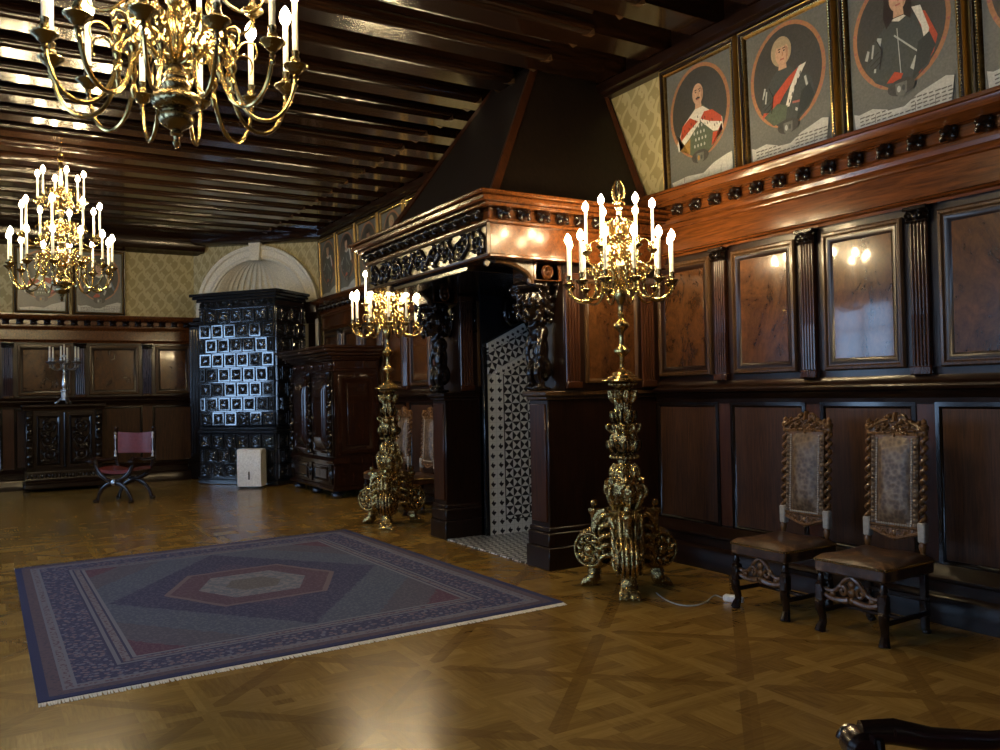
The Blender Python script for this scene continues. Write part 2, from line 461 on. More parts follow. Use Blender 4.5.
        try: me.set_sharp_from_angle(angle=math.radians(angle))
        except Exception: pass
        return link(name, me, parent, kind)
def link(name, me, parent=None, kind=None):
    o = bpy.data.objects.new(name, me); COL.objects.link(o)
    if parent is not None: o.parent = parent
    if kind: o['kind'] = kind
    return o
def blob(name, ells, voxel, mat, smooth=2):
    """one continuous carved lump from overlapping ellipsoids (centre, radii[, rotation])"""
    b = MB()
    for e in ells:
        b.ball((0, 0, 0), e[1], 14, T(*e[0]) @ (e[2] if len(e) > 2 else Matrix()))
    o = b.build(name, mat)
    r = o.modifiers.new('remesh', 'REMESH'); r.mode = 'VOXEL'; r.voxel_size = voxel; r.use_smooth_shade = True
    q = o.modifiers.new('smooth', 'SMOOTH'); q.iterations = smooth; q.factor = .5
    dg = bpy.context.evaluated_depsgraph_get(); me = bpy.data.meshes.new_from_object(o.evaluated_get(dg))
    old = o.data; bpy.data.objects.remove(o); bpy.data.meshes.remove(old)
    me.name = name; me.materials.clear(); me.materials.append(mat)
    me.polygons.foreach_set('use_smooth', [True] * len(me.polygons)); return me
def place(me, M_, s=1.0):
    q = me.copy(); q.transform(M_); return q
def tag(o, label, cat, group=None):
    o['label'] = label; o['category'] = cat
    if group: o['group'] = group
    return o
def empty(name, loc, rz=0.0, label=None, cat=None, group=None):
    o = bpy.data.objects.new(name, None); COL.objects.link(o); o.location = loc; o.rotation_euler = (0, 0, rz); o.empty_display_size = .1
    if label: tag(o, label, cat, group)
    return o
def dup(o, loc=None, rz=None, label=None, group=None, parent=None):
    c = o.copy(); COL.objects.link(c); c.parent = parent
    if parent is not None: c.matrix_parent_inverse = o.matrix_parent_inverse
    if loc is not None: c.location = loc
    if rz is not None: c.rotation_euler = (0, 0, rz)
    if label: c['label'] = label
    if group: c['group'] = group
    for k in list(o.children): dup(k, parent=c)
    return c
def struct(o): o['kind'] = 'structure'; return o
def spiral(cx, cz, r, turns, a0, d=1, n=26):
    return [(cx + r * (1 - .86 * i / n) * math.cos(a0 + d * turns * 2 * PI * i / n), cz + r * (1 - .86 * i / n) * math.sin(a0 + d * turns * 2 * PI * i / n)) for i in range(n + 1)]
def arc2(cx, cz, rx, rz, a0, a1, n=16):
    return [(cx + rx * math.cos(a0 + (a1 - a0) * i / n), cz + rz * math.sin(a0 + (a1 - a0) * i / n)) for i in range(n + 1)]
def bez(p0, p1, p2, p3, n=12):
    return [tuple((1 - t) ** 3 * a + 3 * (1 - t) ** 2 * t * b + 3 * (1 - t) * t * t * c + t ** 3 * d for a, b, c, d in zip(p0, p1, p2, p3)) for t in [i / n for i in range(n + 1)]]
def foliage(w_, h_, k, ht=.02, seed=1):
    """scrolling acanthus strokes filling a w x h panel with k scrolls"""
    rnd = random.Random(seed); st = []; p = w_ / k; r = min(p, h_) * .40
    for i in range(k):
        cx = -w_ / 2 + p * (i + .5); up = 1 if i % 2 == 0 else -1
        st.append((spiral(cx, 0, r, 1.5, PI * .5 * up, up), r * .22, r * .12, ht))
        st.append(([(cx, 0)], r * .3, r * .3, ht * 1.2))
        for j in range(7):
            a = 2 * PI * j / 7 + rnd.random(); q = r * 1.0
            x, z = cx + q * math.cos(a), q * math.sin(a)
            x2, z2 = cx + (q + r * .55) * math.cos(a + .5 * up), (q + r * .55) * math.sin(a + .5 * up)
            st.append(([(x, z), (x2, z2)], r * .24, r * .08, ht * .9))
        st.append((bez((cx - p / 2, -h_ * .4 * up), (cx - p * .3, -h_ * .45 * up), (cx - p * .5, h_ * .2 * up), (cx - r, 0), 10), r * .2, r * .2, ht * .85))
    return st

# ------------------------------------------------------------------ the room
XR, YE, XL, YB, ZC = 5.6, 17.7, -4.0, -3.2, 5.02
MR = basis((XR, 0, 0), (0, 1, 0), (-1, 0, 0))          # right wall: along = y
ME = basis((0, YE, 0), (1, 0, 0), (0, -1, 0))          # end wall: along = x
CA, CB = Vector((3.55, YE, 0)), Vector((XR, 15.95, 0))
CL = (CB - CA).length; CS = (CB - CA) / CL; CN = Vector((CS.y, -CS.x, 0))
MC = basis(CA, CS, CN)                                  # canted corner wall

struct(MB().box(XL - .3, XR + .3, YB - .3, YE + .3, -.12, 0, 0).build('floor', M['parquet']))
ceiling = struct(MB().box(XL - .3, XR + .3, YB - .3, YE + .3, ZC, ZC + .1, 0).build('ceiling', M['plank']))
BEAM = [(-.17, 0), (-.17, -.06), (-.15, -.085), (-.15, -.15), (-.165, -.165), (-.172, -.19), (-.165, -.215), (-.145, -.225), (-.14, -.25), (-.125, -.27), (.125, -.27),
        (.14, -.25), (.145, -.225), (.165, -.215), (.172, -.19), (.165, -.165), (.15, -.15), (.15, -.085), (.17, -.06), (.17, 0)]
HX0, HX1, HY0, HY1 = 4.72, XR, 7.05, 7.83               # top of the fireplace hood
for k in range(-15, 15):
    y = 7.44 + .67 * k
    if y < YB + .3 or y > YE - .45: continue
    xe = 4.62
    b = MB()
    def seg(x0, x1, prof): b.prism([(a, z) for a, z in prof], x0, x1, Matrix(((0, 1, 0, 0), (1, 0, 0, y), (0, 0, 1, ZC), (0, 0, 0, 1))))
    seg(XL, xe, BEAM)
    if not (HY0 - .2 < y < HY1 + .2): seg(xe, XR, [(-.15, 0), (-.15, -.25), (.15, -.25), (.15, 0)])
    o = b.build('beam', M['beam'], ceiling)
    st = MB()
    for sx in (-1, 1):
        st.add([(xe - .09, y + sx * .10, ZC - .272), (xe + .012, y + sx * .17, ZC - .272), (xe + .012, y + sx * .10, ZC - .272), (xe + .012, y + sx * .15, ZC - .20)],
               [(0, 1, 2), (0, 1, 3), (1, 2, 3), (0, 2, 3)])
    st.build('beam_stop', M['gilt_wood'], o)
for nm, a in (('trim_1', (4.9, 5.6, 0, 0)),):
    pass
struct(MB().run([(0, 4.63), (.10, 4.63), (.10, 4.66), (.16, 4.67), (.16, 4.76), (0, 4.76)], YB, 7.0, MR).build('trim_1', M['dark_wood_h']))
struct(MB().run([(0, 4.63), (.10, 4.63), (.10, 4.66), (.16, 4.67), (.16, 4.76), (0, 4.76)], 7.85, 15.9, MR).build('trim_2', M['dark_wood_h']))
struct(MB().box(YB, 15.9, 0, .05, 4.76, ZC, 0, MR).build('trim_5', M['dark_wood_h']))
struct(MB().run([(0, 4.44), (.06, 4.44), (.10, 4.47), (.22, 4.50), (.26, 4.56), (.26, 4.74), (.34, 4.76), (.34, ZC), (0, ZC)], XL, 3.72, ME).build('trim_3', M['beam']))
struct(MB().run([(0, 4.60), (.06, 4.60), (.10, 4.61), (.22, 4.62), (.26, 4.65), (.26, 4.74), (.34, 4.76), (.34, ZC), (0, ZC)], -.15, CL + .1, MC).build('trim_4', M['beam']))

BOSS = blob('boss', [((0, .02, 0), (.062, .05, .055)), ((0, .065, .005), (.045, .04, .045)), ((0, .10, -.012), (.028, .03, .026)), ((-.05, .045, .03), (.022, .02, .026)), ((.05, .045, .03), (.022, .02, .026)),
                     ((-.045, .05, -.03), (.025, .025, .025)), ((.045, .05, -.03), (.025, .025, .025)), ((0, .05, .05), (.03, .03, .02))], .009, M['carved'])

def wainscot(wall, W_, s0, s1, pil, up=1.0, pw=.08, boss_step=.235, boss0=None, red=True):
    """panelled dado, pilasters, frieze and cornice; pil = centres along the wall"""
    Z = lambda z: z if z < 1.6 else 1.6 + (z - 1.6) * up
    B = lambda mb, nm, mt, par=wall: mb.build(nm, mt, par)
    B(MB().box(s0, s1, 0, .022, 0, Z(2.86), 0, W_), 'wainscot_backing', M['dark_wood'])
    B(MB().run([(0, 0), (.20, 0), (.20, .17), (.185, .19), (.15, .20), (.15, .27), (.165, .285), (.165, .30), (.15, .315), (.10, .325), (.06, .36), (.03, .37), (0, .37)], s0, s1, W_), 'plinth', M['dark_wood_h'])
    B(MB().run([(0, 1.46), (.035, 1.46), (.04, 1.50), (.06, 1.515), (.075, 1.55), (.115, 1.565), (.125, 1.585), (.12, 1.60), (.08, 1.615), (.06, 1.63), (.05, 1.66), (0, 1.66)], s0, s1, W_), 'dado_rail', M['dark_wood_h'])
    B(MB().run([(0, Z(2.83)), (.06, Z(2.83)), (.065, Z(2.85)), (.09, Z(2.86)), (.075, Z(2.885)), (.062, Z(2.89)), (.062, Z(3.09)), (.08, Z(3.10)), (.085, Z(3.12)), (.11, Z(3.14)), (.115, Z(3.17)), (0, Z(3.17))], s0, s1, W_), 'frieze_board', M['red_wood'])
    B(MB().run([(0, Z(3.17)), (.10, Z(3.17)), (.10, Z(3.20)), (.12, Z(3.21)), (.12, Z(3.285)), (.15, Z(3.295)), (.20, Z(3.30)), (.22, Z(3.315)), (.26, Z(3.33)), (.275, Z(3.355)), (.28, Z(3.38)), (.30, Z(3.385)), (.30, Z(3.41)), (0, Z(3.41))], s0, s1, W_), 'cornice', M['red_wood'])
    q = boss0 if boss0 is not None else s0 + .1
    while q < s1 - .05:
        if q > s0 + .05: link('boss', place(BOSS, W_ @ T(q, .11, Z(3.245)) @ SC(.9, .9, .9)), wall)
        q += boss_step
    edges = [s0 - pw] + sorted(pil) + [s1 + pw]
    for i in range(len(edges) - 1):
        a, c = edges[i] + pw, edges[i + 1] - pw
        if c - a < .3: continue
        m = (a + c) / 2; wd = c - a - .10; z0, z1 = Z(1.70), Z(2.79); h = z1 - z0 - .02; zc = (z0 + z1) / 2
        f = B(MB().frame(wd, h, [(0, .02), (0, .045), (.012, .06), (.03, .062), (.042, .048), (.05, .048)], W_, cx=m, cz=zc), 'panel_frame', M['gilt_wood'])
        MB().frame(wd - .10, h - .10, [(0, .048), (.004, .052), (.02, .05), (.035, .036), (.05, .03)], W_, cx=m, cz=zc).build('inner_moulding', M['dark_wood'], f)
        MB().box(m - wd / 2 + .09, m + wd / 2 - .09, .02, .036, zc - h / 2 + .09, zc + h / 2 - .09, .012, W_).build('upper_panel', M['burl'], f)
        f = B(MB().frame(c - a + .02, 1.12, [(0, .02), (.0, .04), (.03, .042), (.04, .03), (.05, .026)], W_, cx=m, cz=.91), 'lower_frame', M['carved'])
        MB().box(m - (c - a) / 2 + .035, m + (c - a) / 2 - .035, .015, .03, .395, 1.425, .006, W_).build('lower_panel', M['brown_board'], f)
    for p in pil:
        B(MB().box(p - pw + .012, p + pw - .012, .02, .032, .38, 1.455, .003, W_), 'lower_strip', M['red_wood_v'])
        b = MB().box(p - pw, p + pw, .02, .085, Z(1.66), Z(1.72), .008, W_)
        n = 5; fl = []
        for k in range(n * 6 + 1):                                     # fluted face
            t = k / (n * 6); fl.append((p - pw * .82 + pw * 1.64 * t, .052 + .016 * abs(math.sin(PI * n * t)) ** .6))
        poly = [(p - pw * .82, .02)] + fl + [(p + pw * .82, .02)]
        nn = len(poly); za, zb = Z(1.72), Z(2.715)
        b.add([(x, o, za) for x, o in poly] + [(x, o, zb) for x, o in poly], [list(range(nn)), list(range(nn, 2 * nn))] + [[k, (k + 1) % nn, nn + (k + 1) % nn, nn + k] for k in range(nn)], W_)
        for k in range(n):                                              # reeds filling the lower third
            x = p - pw * .82 + pw * 1.64 * (k + .5) / n
            b.tube([(x, .062, Z(1.73)), (x, .062, Z(2.08))], .0115, 8, W_)
        po = B(b, 'pilaster', M['pilaster'])
        c = MB().box(p - pw * 1.12, p + pw * 1.12, .02, .11, Z(2.80), Z(2.83), .006, W_)
        c.relief(pw * 2.1, .085, 24, 12, [(spiral(-pw * .6, .008, .033, 1.2, 0, 1), .012, .008, .04), (spiral(pw * .6, .008, .033, 1.2, PI, -1), .012, .008, .04), ([(0, 0)], .03, .03, .045), ([(-pw, -.03), (pw, -.03)], .01, .01, .03)], W_ @ T(p, 0, Z(2.757)), .07)
        c.box(p - pw * .95, p + pw * .95, .02, .072, Z(2.715), Z(2.80), .004, W_)
        c.build('capital', M['carved'], po)

wr = struct(MB().box(XR, XR + .25, YB, YE + .25, 0, ZC, 0).build('wall_right', M['wallpaper']))
wainscot(wr, MR, YB, 6.285, [3.53 + .94 * k for k in range(-6, 3)], boss0=3.24 - .235 * 27)
wainscot(wr, MR, 8.595, 15.80, [9.2 + .94 * k for k in range(0, 7)], boss0=8.8)
we = struct(MB().box(XL - .25, XR, YE, YE + .25, 0, ZC, 0).build('wall_end', M['wallpaper']))
EP = [2.65 - 1.17 * k for k in range(0, 6)]
wainscot(we, ME, XL, 3.50, EP, up=.872, pw=.10, boss_step=.22)
wl = MB(); ys = [YB]
for y, wd in WIN: ys += [y - wd / 2, y + wd / 2]
ys.append(YE)
for i in range(0, len(ys), 2): wl.box(XL - .25, XL, ys[i], ys[i + 1], 0, ZC, 0)
for y, wd in WIN:
    wl.box(XL - .25, XL, y - wd / 2, y + wd / 2, 0, WZ0, 0); wl.box(XL - .25, XL, y - wd / 2, y + wd / 2, WZ1, ZC, 0)
wl = struct(wl.build('wall_left', M['dark_wood']))
struct(MB().box(XL - .25, XR + .25, YB - .25, YB, 0, ZC, 0).build('wall_back', M['dark_wood']))
for i, (y, wd) in enumerate(WIN):
    W_ = basis((XL - .16, y, (WZ0 + WZ1) / 2), (0, 1, 0), (1, 0, 0)); h = WZ1 - WZ0
    o = struct(MB().frame(wd, h, [(0, -.04), (0, .04), (.07, .04), (.07, -.04), (0, -.04)], W_).build('window_%d' % (i + 1), M['dark_wood']))
    b = MB().box(-.03, .03, -.03, .03, -h / 2 + .07, h / 2 - .07, .004, W_)
    for k in range(1, 4): b.box(-wd / 2 + .07, wd / 2 - .07, -.02, .02, -h / 2 + h * k / 4 - .018, -h / 2 + h * k / 4 + .018, .004, W_)
    b.build('glazing_bar', M['dark_wood'], o)
    MB().box(-wd / 2 + .07, wd / 2 - .07, -.004, .004, -h / 2 + .07, h / 2 - .07, 0, W_).build('pane', M['glass'], o)

# canted corner wall with its shell niche
NR, NC, NZ = 1.02, CL / 2 + .03, 3.30                    # niche radius, centre along the wall, springing height
def canted():
    b = MB(); t = -.9                                     # wall face with an arched hole: left, right and spandrels
    n = 24; arc = [(NC - NR * math.cos(PI * k / n), NZ + NR * math.sin(PI * k / n)) for k in range(n + 1)]
    V = []; F = []
    b.add([(0, 0, 0), (NC - NR, 0, 0), (NC - NR, 0, ZC), (0, 0, ZC)], [(0, 1, 2, 3)], MC)
    b.add([(NC + NR, 0, 0), (CL, 0, 0), (CL, 0, ZC), (NC + NR, 0, ZC)], [(0, 1, 2, 3)], MC)
    for k in range(n):
        (x0, z0), (x1, z1) = arc[k], arc[k + 1]
        b.add([(x0, 0, z0), (x1, 0, z1), (x1, 0, ZC), (x0, 0, ZC)], [(0, 1, 2, 3)], MC)
    return b
wc = struct(canted().build('wall_canted', M['wallpaper']))
def shell():
    b = MB(); fl = 38; m = fl * 5; nn = 18; V = []; F = []
    for i in range(nn + 1):                               # quarter dome whose flutes meet at the crown
        ph = PI / 2 * i / nn                              # 0 at the springing, pi/2 at the crown
        for k in range(m + 1):
            t = PI * k / m
            fl_ = 1 - .10 * (1 - abs(math.sin(fl * t / 2))) * max(0, math.cos(ph)) ** .3
            r = NR * (fl_ if 0 < k < m else 1)
            V.append((NC - r * math.cos(ph) * math.cos(t), -.72 * r * math.cos(ph) * math.sin(t), NZ + NR * math.sin(ph)))
    for i in range(nn):
        for k in range(m): F.append((i * (m + 1) + k, i * (m + 1) + k + 1, (i + 1) * (m + 1) + k + 1, (i + 1) * (m + 1) + k))
    b.add(V, F, MC); V = []; F = []
    for z in (0, NZ):                                     # half round recess below the dome
        for k in range(m + 1):
            t = PI * k / m; r = NR * (1 - .10 * (1 - abs(math.sin(fl * t / 2)))) if 0 < k < m else NR
            V.append((NC - r * math.cos(t), -.72 * r * math.sin(t), z))
    for k in range(m): F.append((k, k + 1, m + 2 + k, m + 1 + k))
    return b.add(V, F, MC)
shell().build('shell_niche', M['cream'], wc, angle=60)
def archivolt():
    prof = [(-.01, -.02), (-.01, .05), (.03, .075), (.07, .055), (.09, .06), (.17, .075), (.19, .11), (.25, .12), (.26, .02), (.26, -.02)]
    pts = [(NC - 1, z) for z in ()]
    V = []; F = []; n = 40; st = [(PI, 2.3)] + [(PI - PI * k / n, None) for k in range(n + 1)] + [(0, 2.3)]
    for a, z in st:
        for d, o in prof:
            r = NR + d
            V.append((NC + r * math.cos(a), o, z if z is not None else NZ + r * math.sin(a)))
    p = len(prof)
    for i in range(len(st) - 1):
        for k in range(p): F.append((i * p + k, i * p + (k + 1) % p, (i + 1) * p + (k + 1) % p, (i + 1) * p + k))
    return MB().add(V, F, MC)
archivolt().build('arch_moulding', M['cream'], wc)
MB().prism([(-.085, NZ + NR - .05), (.085, NZ + NR - .05), (.12, NZ + NR + .30), (-.12, NZ + NR + .30)], .0, .17, MC @ T(NC, 0, 0)).build('keystone', M['cream'], wc)
cp = MB().box(-.02, .26, 0, .18, 0, 3.02, .012, MC).box(-.05, .30, 0, .22, 3.02, 3.10, .01, MC).box(-.07, .32, 0, .26, 3.10, 3.18, .015, MC).box(-.05, .30, 0, .24, 0, .35, .015, MC).box(-.04, .28, 0, .21, .35, .42, .01, MC)
for k in range(4): cp.tube([(.03 + .06 * k, .18, .5), (.03 + .06 * k, .18, 2.95)], .02, 8, MC)
cp.build('corner_pilaster', M['carved'], wc)
cq = MB().box(CL - .26, CL, 0, .1, 0, 3.0, .01, MC).run([(0, 3.0), (.08, 3.0), (.12, 3.1), (.3, 3.2), (.3, 3.4), (0, 3.4)], CL - .3, CL - .02, MC)
cq.build('corner_wainscot', M['dark_wood'], wc)

# ------------------------------------------------------------------ fireplace
def fireplace():
    root = empty('fireplace', (4.9, 7.44, 0), 0, 'monumental dark carved wooden fireplace with tall hood and black and white tiled recess', 'fireplace')
    P = lambda mb, nm, mt, par=root, **k: mb.build(nm, mt, par, True, **k)
    F0, F1 = 6.12, 8.76
    DN, DF = M['dark_wood'], M['red_wood_v']
    for y0, y1 in ((6.295, 6.60), (8.285, 8.59)):
        b = MB().box(4.285, 5.57, y0, y1, .36, 1.52, .008)
        pier = P(b, 'pier', M['dark_wood'])
        MB().box(4.27, 4.30, y0 + .03, y1 - .03, .42, 1.48, .006).build('pier_panel', M['red_wood_v'], pier, True)
        MB().box(4.245, 5.57, y0 - .035, y1 + .035, 0, .20, .008).box(4.255, 5.57, y0 - .02, y1 + .02, .20, .33, .012).box(4.268, 5.57, y0 - .012, y1 + .012, .33, .375, .012).build('pier_base', DN, pier, True)
        MB().box(4.262, 5.57, y0 - .015, y1 + .015, 1.52, 1.55, .008).box(4.235, 5.57, y0 - .045, y1 + .045, 1.55, 1.60, .014).build('pier_cap', M['gilt_wood'] if y0 < 7 else DN, pier, True)
        b = MB().box(4.44, 5.57, y0 - .055, y1 + .055, 1.60, 2.74, .006)
        up = P(b, 'upper_pier', DN)
        yn = y0 - .055
        W_ = basis((4.44, yn, 0), (1, 0, 0), (0, -1, 0))
        for px in (.095, .98):
            f = MB().box(px - .085, px + .085, 0, .03, 1.62, 1.68, .005, W_).box(px - .085, px + .085, 0, .03, 2.6, 2.66, .005, W_)
            for k in range(5): f.tube([(px - .065 + .0325 * k, .004, 1.68), (px - .065 + .0325 * k, .004, 2.6)], .015, 8, W_)
            f.build('fluted_pilaster', M['red_wood_v'], up, True)
        MB().frame(.62, .95, [(0, 0), (0, .02), (.02, .028), (.04, .012), (.05, .004)], W_, cx=.54, cz=2.14).build('side_panel_frame', M['gilt_wood'], up, True)
        MB().box(.27, .81, -.001, .012, 1.70, 2.58, .004, W_).build('side_panel', M['burl'], up, True)
        # carved bracket: leafy capital on a crouching figure
        ym = (y0 + y1) / 2
        MB().box(4.14, 4.45, ym - .19, ym + .16, 2.58, 2.74, .008).relief(.24, .14, 36, 21, [(arc2(0, 0, .05, .05, 0, 2 * PI), .012, .012, .022), ([(0, 0)], .026, .026, .034)], basis((4.285, ym - .19, 2.66), (1, 0, 0), (0, -1, 0)), .0).build('rosette_block', M['red_wood'], up, True)
        rnd = random.Random(3 if y0 < 7 else 4); e = [((4.2, ym, 2.40), (.17, .13, .19)), ((4.16, ym, 2.54), (.2, .16, .06))]
        for k in range(120):
            a = rnd.uniform(0, 2 * PI); z = rnd.uniform(2.22, 2.57); r = .13 + .08 * (z - 2.22) / .35
            e.append(((4.2 + r * 1.15 * math.cos(a), ym + r * .9 * math.sin(a), z), (rnd.uniform(.012, .03), rnd.uniform(.012, .03), rnd.uniform(.015, .038))))
        me = blob('leaf_capital', e, .010, M['carved'], 1); p = origin(root); link('leaf_capital', place(me, T(-p.x + .07, -p.y, -p.z)), up)
        fg = [((4.22, ym, 1.98), (.10, .10, .16)), ((4.20, ym, 2.13), (.12, .12, .09)), ((4.13, ym, 2.20), (.075, .07, .08)), ((4.08, ym, 2.19), (.04, .04, .04)), ((4.25, ym, 1.80), (.11, .12, .12))]
        for sy in (-1, 1):
            for k in range(7):
                t = k / 6; fg.append(((4.16 - .05 * math.sin(PI * t), ym + sy * (.09 + .03 * math.sin(PI * t)), 2.10 - .30 * t), (.042 - .014 * t, .04 - .012 * t, .05)))
                fg.append(((4.18 - .08 * math.sin(PI * t), ym + sy * .07, 1.86 - .2 * t), (.055 - .02 * t, .05 - .015 * t, .05)))
            fg.append(((4.12, ym + sy * .07, 1.635), (.07, .045, .035)))
        for k in range(16):
            a = 2 * PI * k / 16; fg.append(((4.15 + .05 * math.cos(a), ym + .085 * math.cos(a * 1.3), 2.20 + .08 * math.sin(a)), (.03, .03, .03)))
        fg.append(((4.2, ym, 1.62), (.14, .14, .025)))
        me = blob('carved_figure', fg, .013, M['carved']); link('carved_figure', place(me, T(-p.x, -p.y, -p.z) @ T(4.44, 0, 0) @ SC(.72, .85, 1) @ T(-4.38, 0, 0) @ T(.0, ym * .15 / .85, 0)), up)
        # little arched bracket under the overhang
        q = arc2(3.74, 2.56, .38, .18, PI / 2, 0, 12)
        MB().prism([(3.66, 2.74)] + [(x, z - .012) for x, z in q] + [(4.14, 2.56), (4.14, 2.74)], yn + .02, yn + .10).tube([(x, yn + .015, z - .012) for x, z in q], .020, 8).tube([(3.66 + .0 + .028 * (1 - i / 14) * math.cos(i * .9), yn + .015, 2.70 + .028 * (1 - i / 14) * math.sin(i * .9)) for i in range(14)], .012, 6).tube([(4.10 + .03 * (1 - i / 14) * math.cos(i * .9), yn + .015, 2.575 + .03 * (1 - i / 14) * math.sin(i * .9)) for i in range(14)], .012, 6).build('arched_bracket', M['gilt_wood'], up, True)
    # entablature
    ent = P(MB().box(3.62, XR - .03, F0, F1, 2.74, 3.02, .004), 'entablature', M['red_wood'])
    WF = basis((3.62, 7.44, 2.885), (0, 1, 0), (-1, 0, 0)); Lf = F1 - F0
    MB().relief(Lf - .1, .235, 330, 34, foliage(Lf - .1, .235, 9, .05, 5), WF, -.008).build('carved_frieze', M['carved'], ent, True)
    MB().box(-Lf / 2 + .02, Lf / 2 - .02, -.002, .008, -.125, .125, 0, WF).build('frieze_ground', M['gilt_ground'], ent, True)
    MB().frame(Lf, .28, [(0, 0), (0, .03), (.012, .034), (.022, .02), (.024, .0)], WF).build('frieze_border', M['gilt_wood'], ent, True)
    cor = MB()
    def ring(x, y0, y1, z0, z1, b=.008): cor.box(x, XR - .03, y0, y1, z0, z1, b)
    ring(3.60, F0 - .02, F1 + .02, 2.735, 2.765); ring(3.58, F0 - .04, F1 + .04, 3.02, 3.05); ring(3.60, F0 - .02, F1 + .02, 3.05, 3.15)
    ring(3.52, F0 - .10, F1 + .10, 3.15, 3.18); ring(3.47, F0 - .15, F1 + .15, 3.18, 3.23, .018); ring(3.44, F0 - .18, F1 + .18, 3.23, 3.265)
    P(cor, 'mantel_cornice', M['red_wood'])
    for k in range(8): link('carved_boss', place(BOSS, basis((3.72 + .2 * k, F0 - .02, 3.10), (1, 0, 0), (0, -1, 0)) @ SC(.95, 1, .95)), root).data.transform(T(-4.9, -7.44, 0))
    for k in range(13): link('carved_boss', place(BOSS, basis((3.60, F0 + .12 + .2 * k, 3.10), (0, 1, 0), (-1, 0, 0)) @ SC(.95, 1, .95)), root).data.transform(T(-4.9, -7.44, 0))
    # dark throat of the fireplace
    P(MB().box(5.36, 5.40, 6.60, 8.28, 0, 2.74, .004), 'chamber_back', M['carved'])
    P(MB().box(3.66, 5.40, 6.60, 8.28, 2.68, 2.74, .006), 'soffit', M['carved'])
    P(MB().box(4.70, 5.37, 8.19, 8.25, 0, 2.70, .004).box(4.70, 4.752, 8.15, 8.26, 0, 2.10, .006), 'chamber_side', M['blacktrim'])
    for cx, cz in ((4.62, 2.40), (5.12, 2.50)):
        P(MB().relief(.3, .36, 30, 36, [(arc2(0, 0, .10, .135, 0, 2 * PI, 30), .022, .022, .03), ([(0, -.05), (0, .05)], .06, .05, .02), (spiral(.02, .0, .05, 1.2, 0), .014, .008, .035)], basis((cx, 8.25 if cx < 4.8 else 8.19, cz), (1, 0, 0), (0, -1, 0)), .003), 'carved_oval', M['carved'])
    # tiles: upright field and the slanting band under the throat, tile grid measured from the panel's lower corner
    tp = M['tile_panel'] = tilepat('side', .105, 4.757 - 4.9, .0, True)
    tile = P(MB().prism([(4.755, .01), (5.37, .01), (5.37, 2.34), (5.26, 2.34), (4.755, 2.07)], 8.165, 8.185), 'tile_panel', tp)
    a = math.radians(26); L_ = .68
    ts = tilepat('slant', .1, 0.0, .0, False)
    o = MB().prism([(0, 0), (L_, 0), (L_, .22), (.22 * math.tan(a), .22)], -.03, 0).build('slanting_tile_band', ts, root)
    o.location = (4.756 - 4.9, 8.165 - 7.44, 1.80); o.rotation_euler = (0, -a, 0)
    tb = tilepat('slant border', .075, .0, .0, True)
    for dz in (-.085, .225):
        ta = math.tan(a); x0 = dz * ta if dz > 0 else .10
        q = MB().prism([(x0, 0), (L_, 0), (L_, .08), (x0 + (.08 * ta if dz > 0 else 0), .08)], -.036, 0).build('tile_border', tb, o); q.location = (0, 0, dz)
    # hearth
    P(MB().box(4.26, 5.37, 6.63, 8.25, 0, .012, .002), 'hearth', tilepat('floor', .11, .0, .0, False))
    # hood
    z0, z1 = 3.265, 4.90; B0 = (3.74, 6.30, 8.58); T0 = (HX0, HY0, HY1)
    V = [(B0[0], B0[1], z0), (XR - .01, B0[1], z0), (XR - .01, B0[2], z0), (B0[0], B0[2], z0), (T0[0], T0[1], z1), (XR - .01, T0[1], z1), (XR - .01, T0[2], z1), (T0[0], T0[2], z1)]
    hd = P(MB().add(V, [(0, 1, 2, 3), (4, 5, 6, 7), (0, 1, 5, 4), (1, 2, 6, 5), (2, 3, 7, 6), (3, 0, 4, 7)]), 'hood', M['hood'])
    for i, j, dx, dy in ((0, 4, 0, 0), (1, 5, -.05, 0), (3, 7, 0, 0), (2, 6, -.05, 0)):
        a, c = Vector(V[i]) + Vector((dx, 0, 0)), Vector(V[j]) + Vector((dx, 0, -.06))
        MB().tube([a, c], .05, 4).build('hood_strip', M['red_wood_v'], hd, True)
    MB().box(3.62, XR - .02, 6.20, 8.68, z0, z0 + .06, .012).build('hood_curb', M['dark_wood'], hd, True)
fireplace()

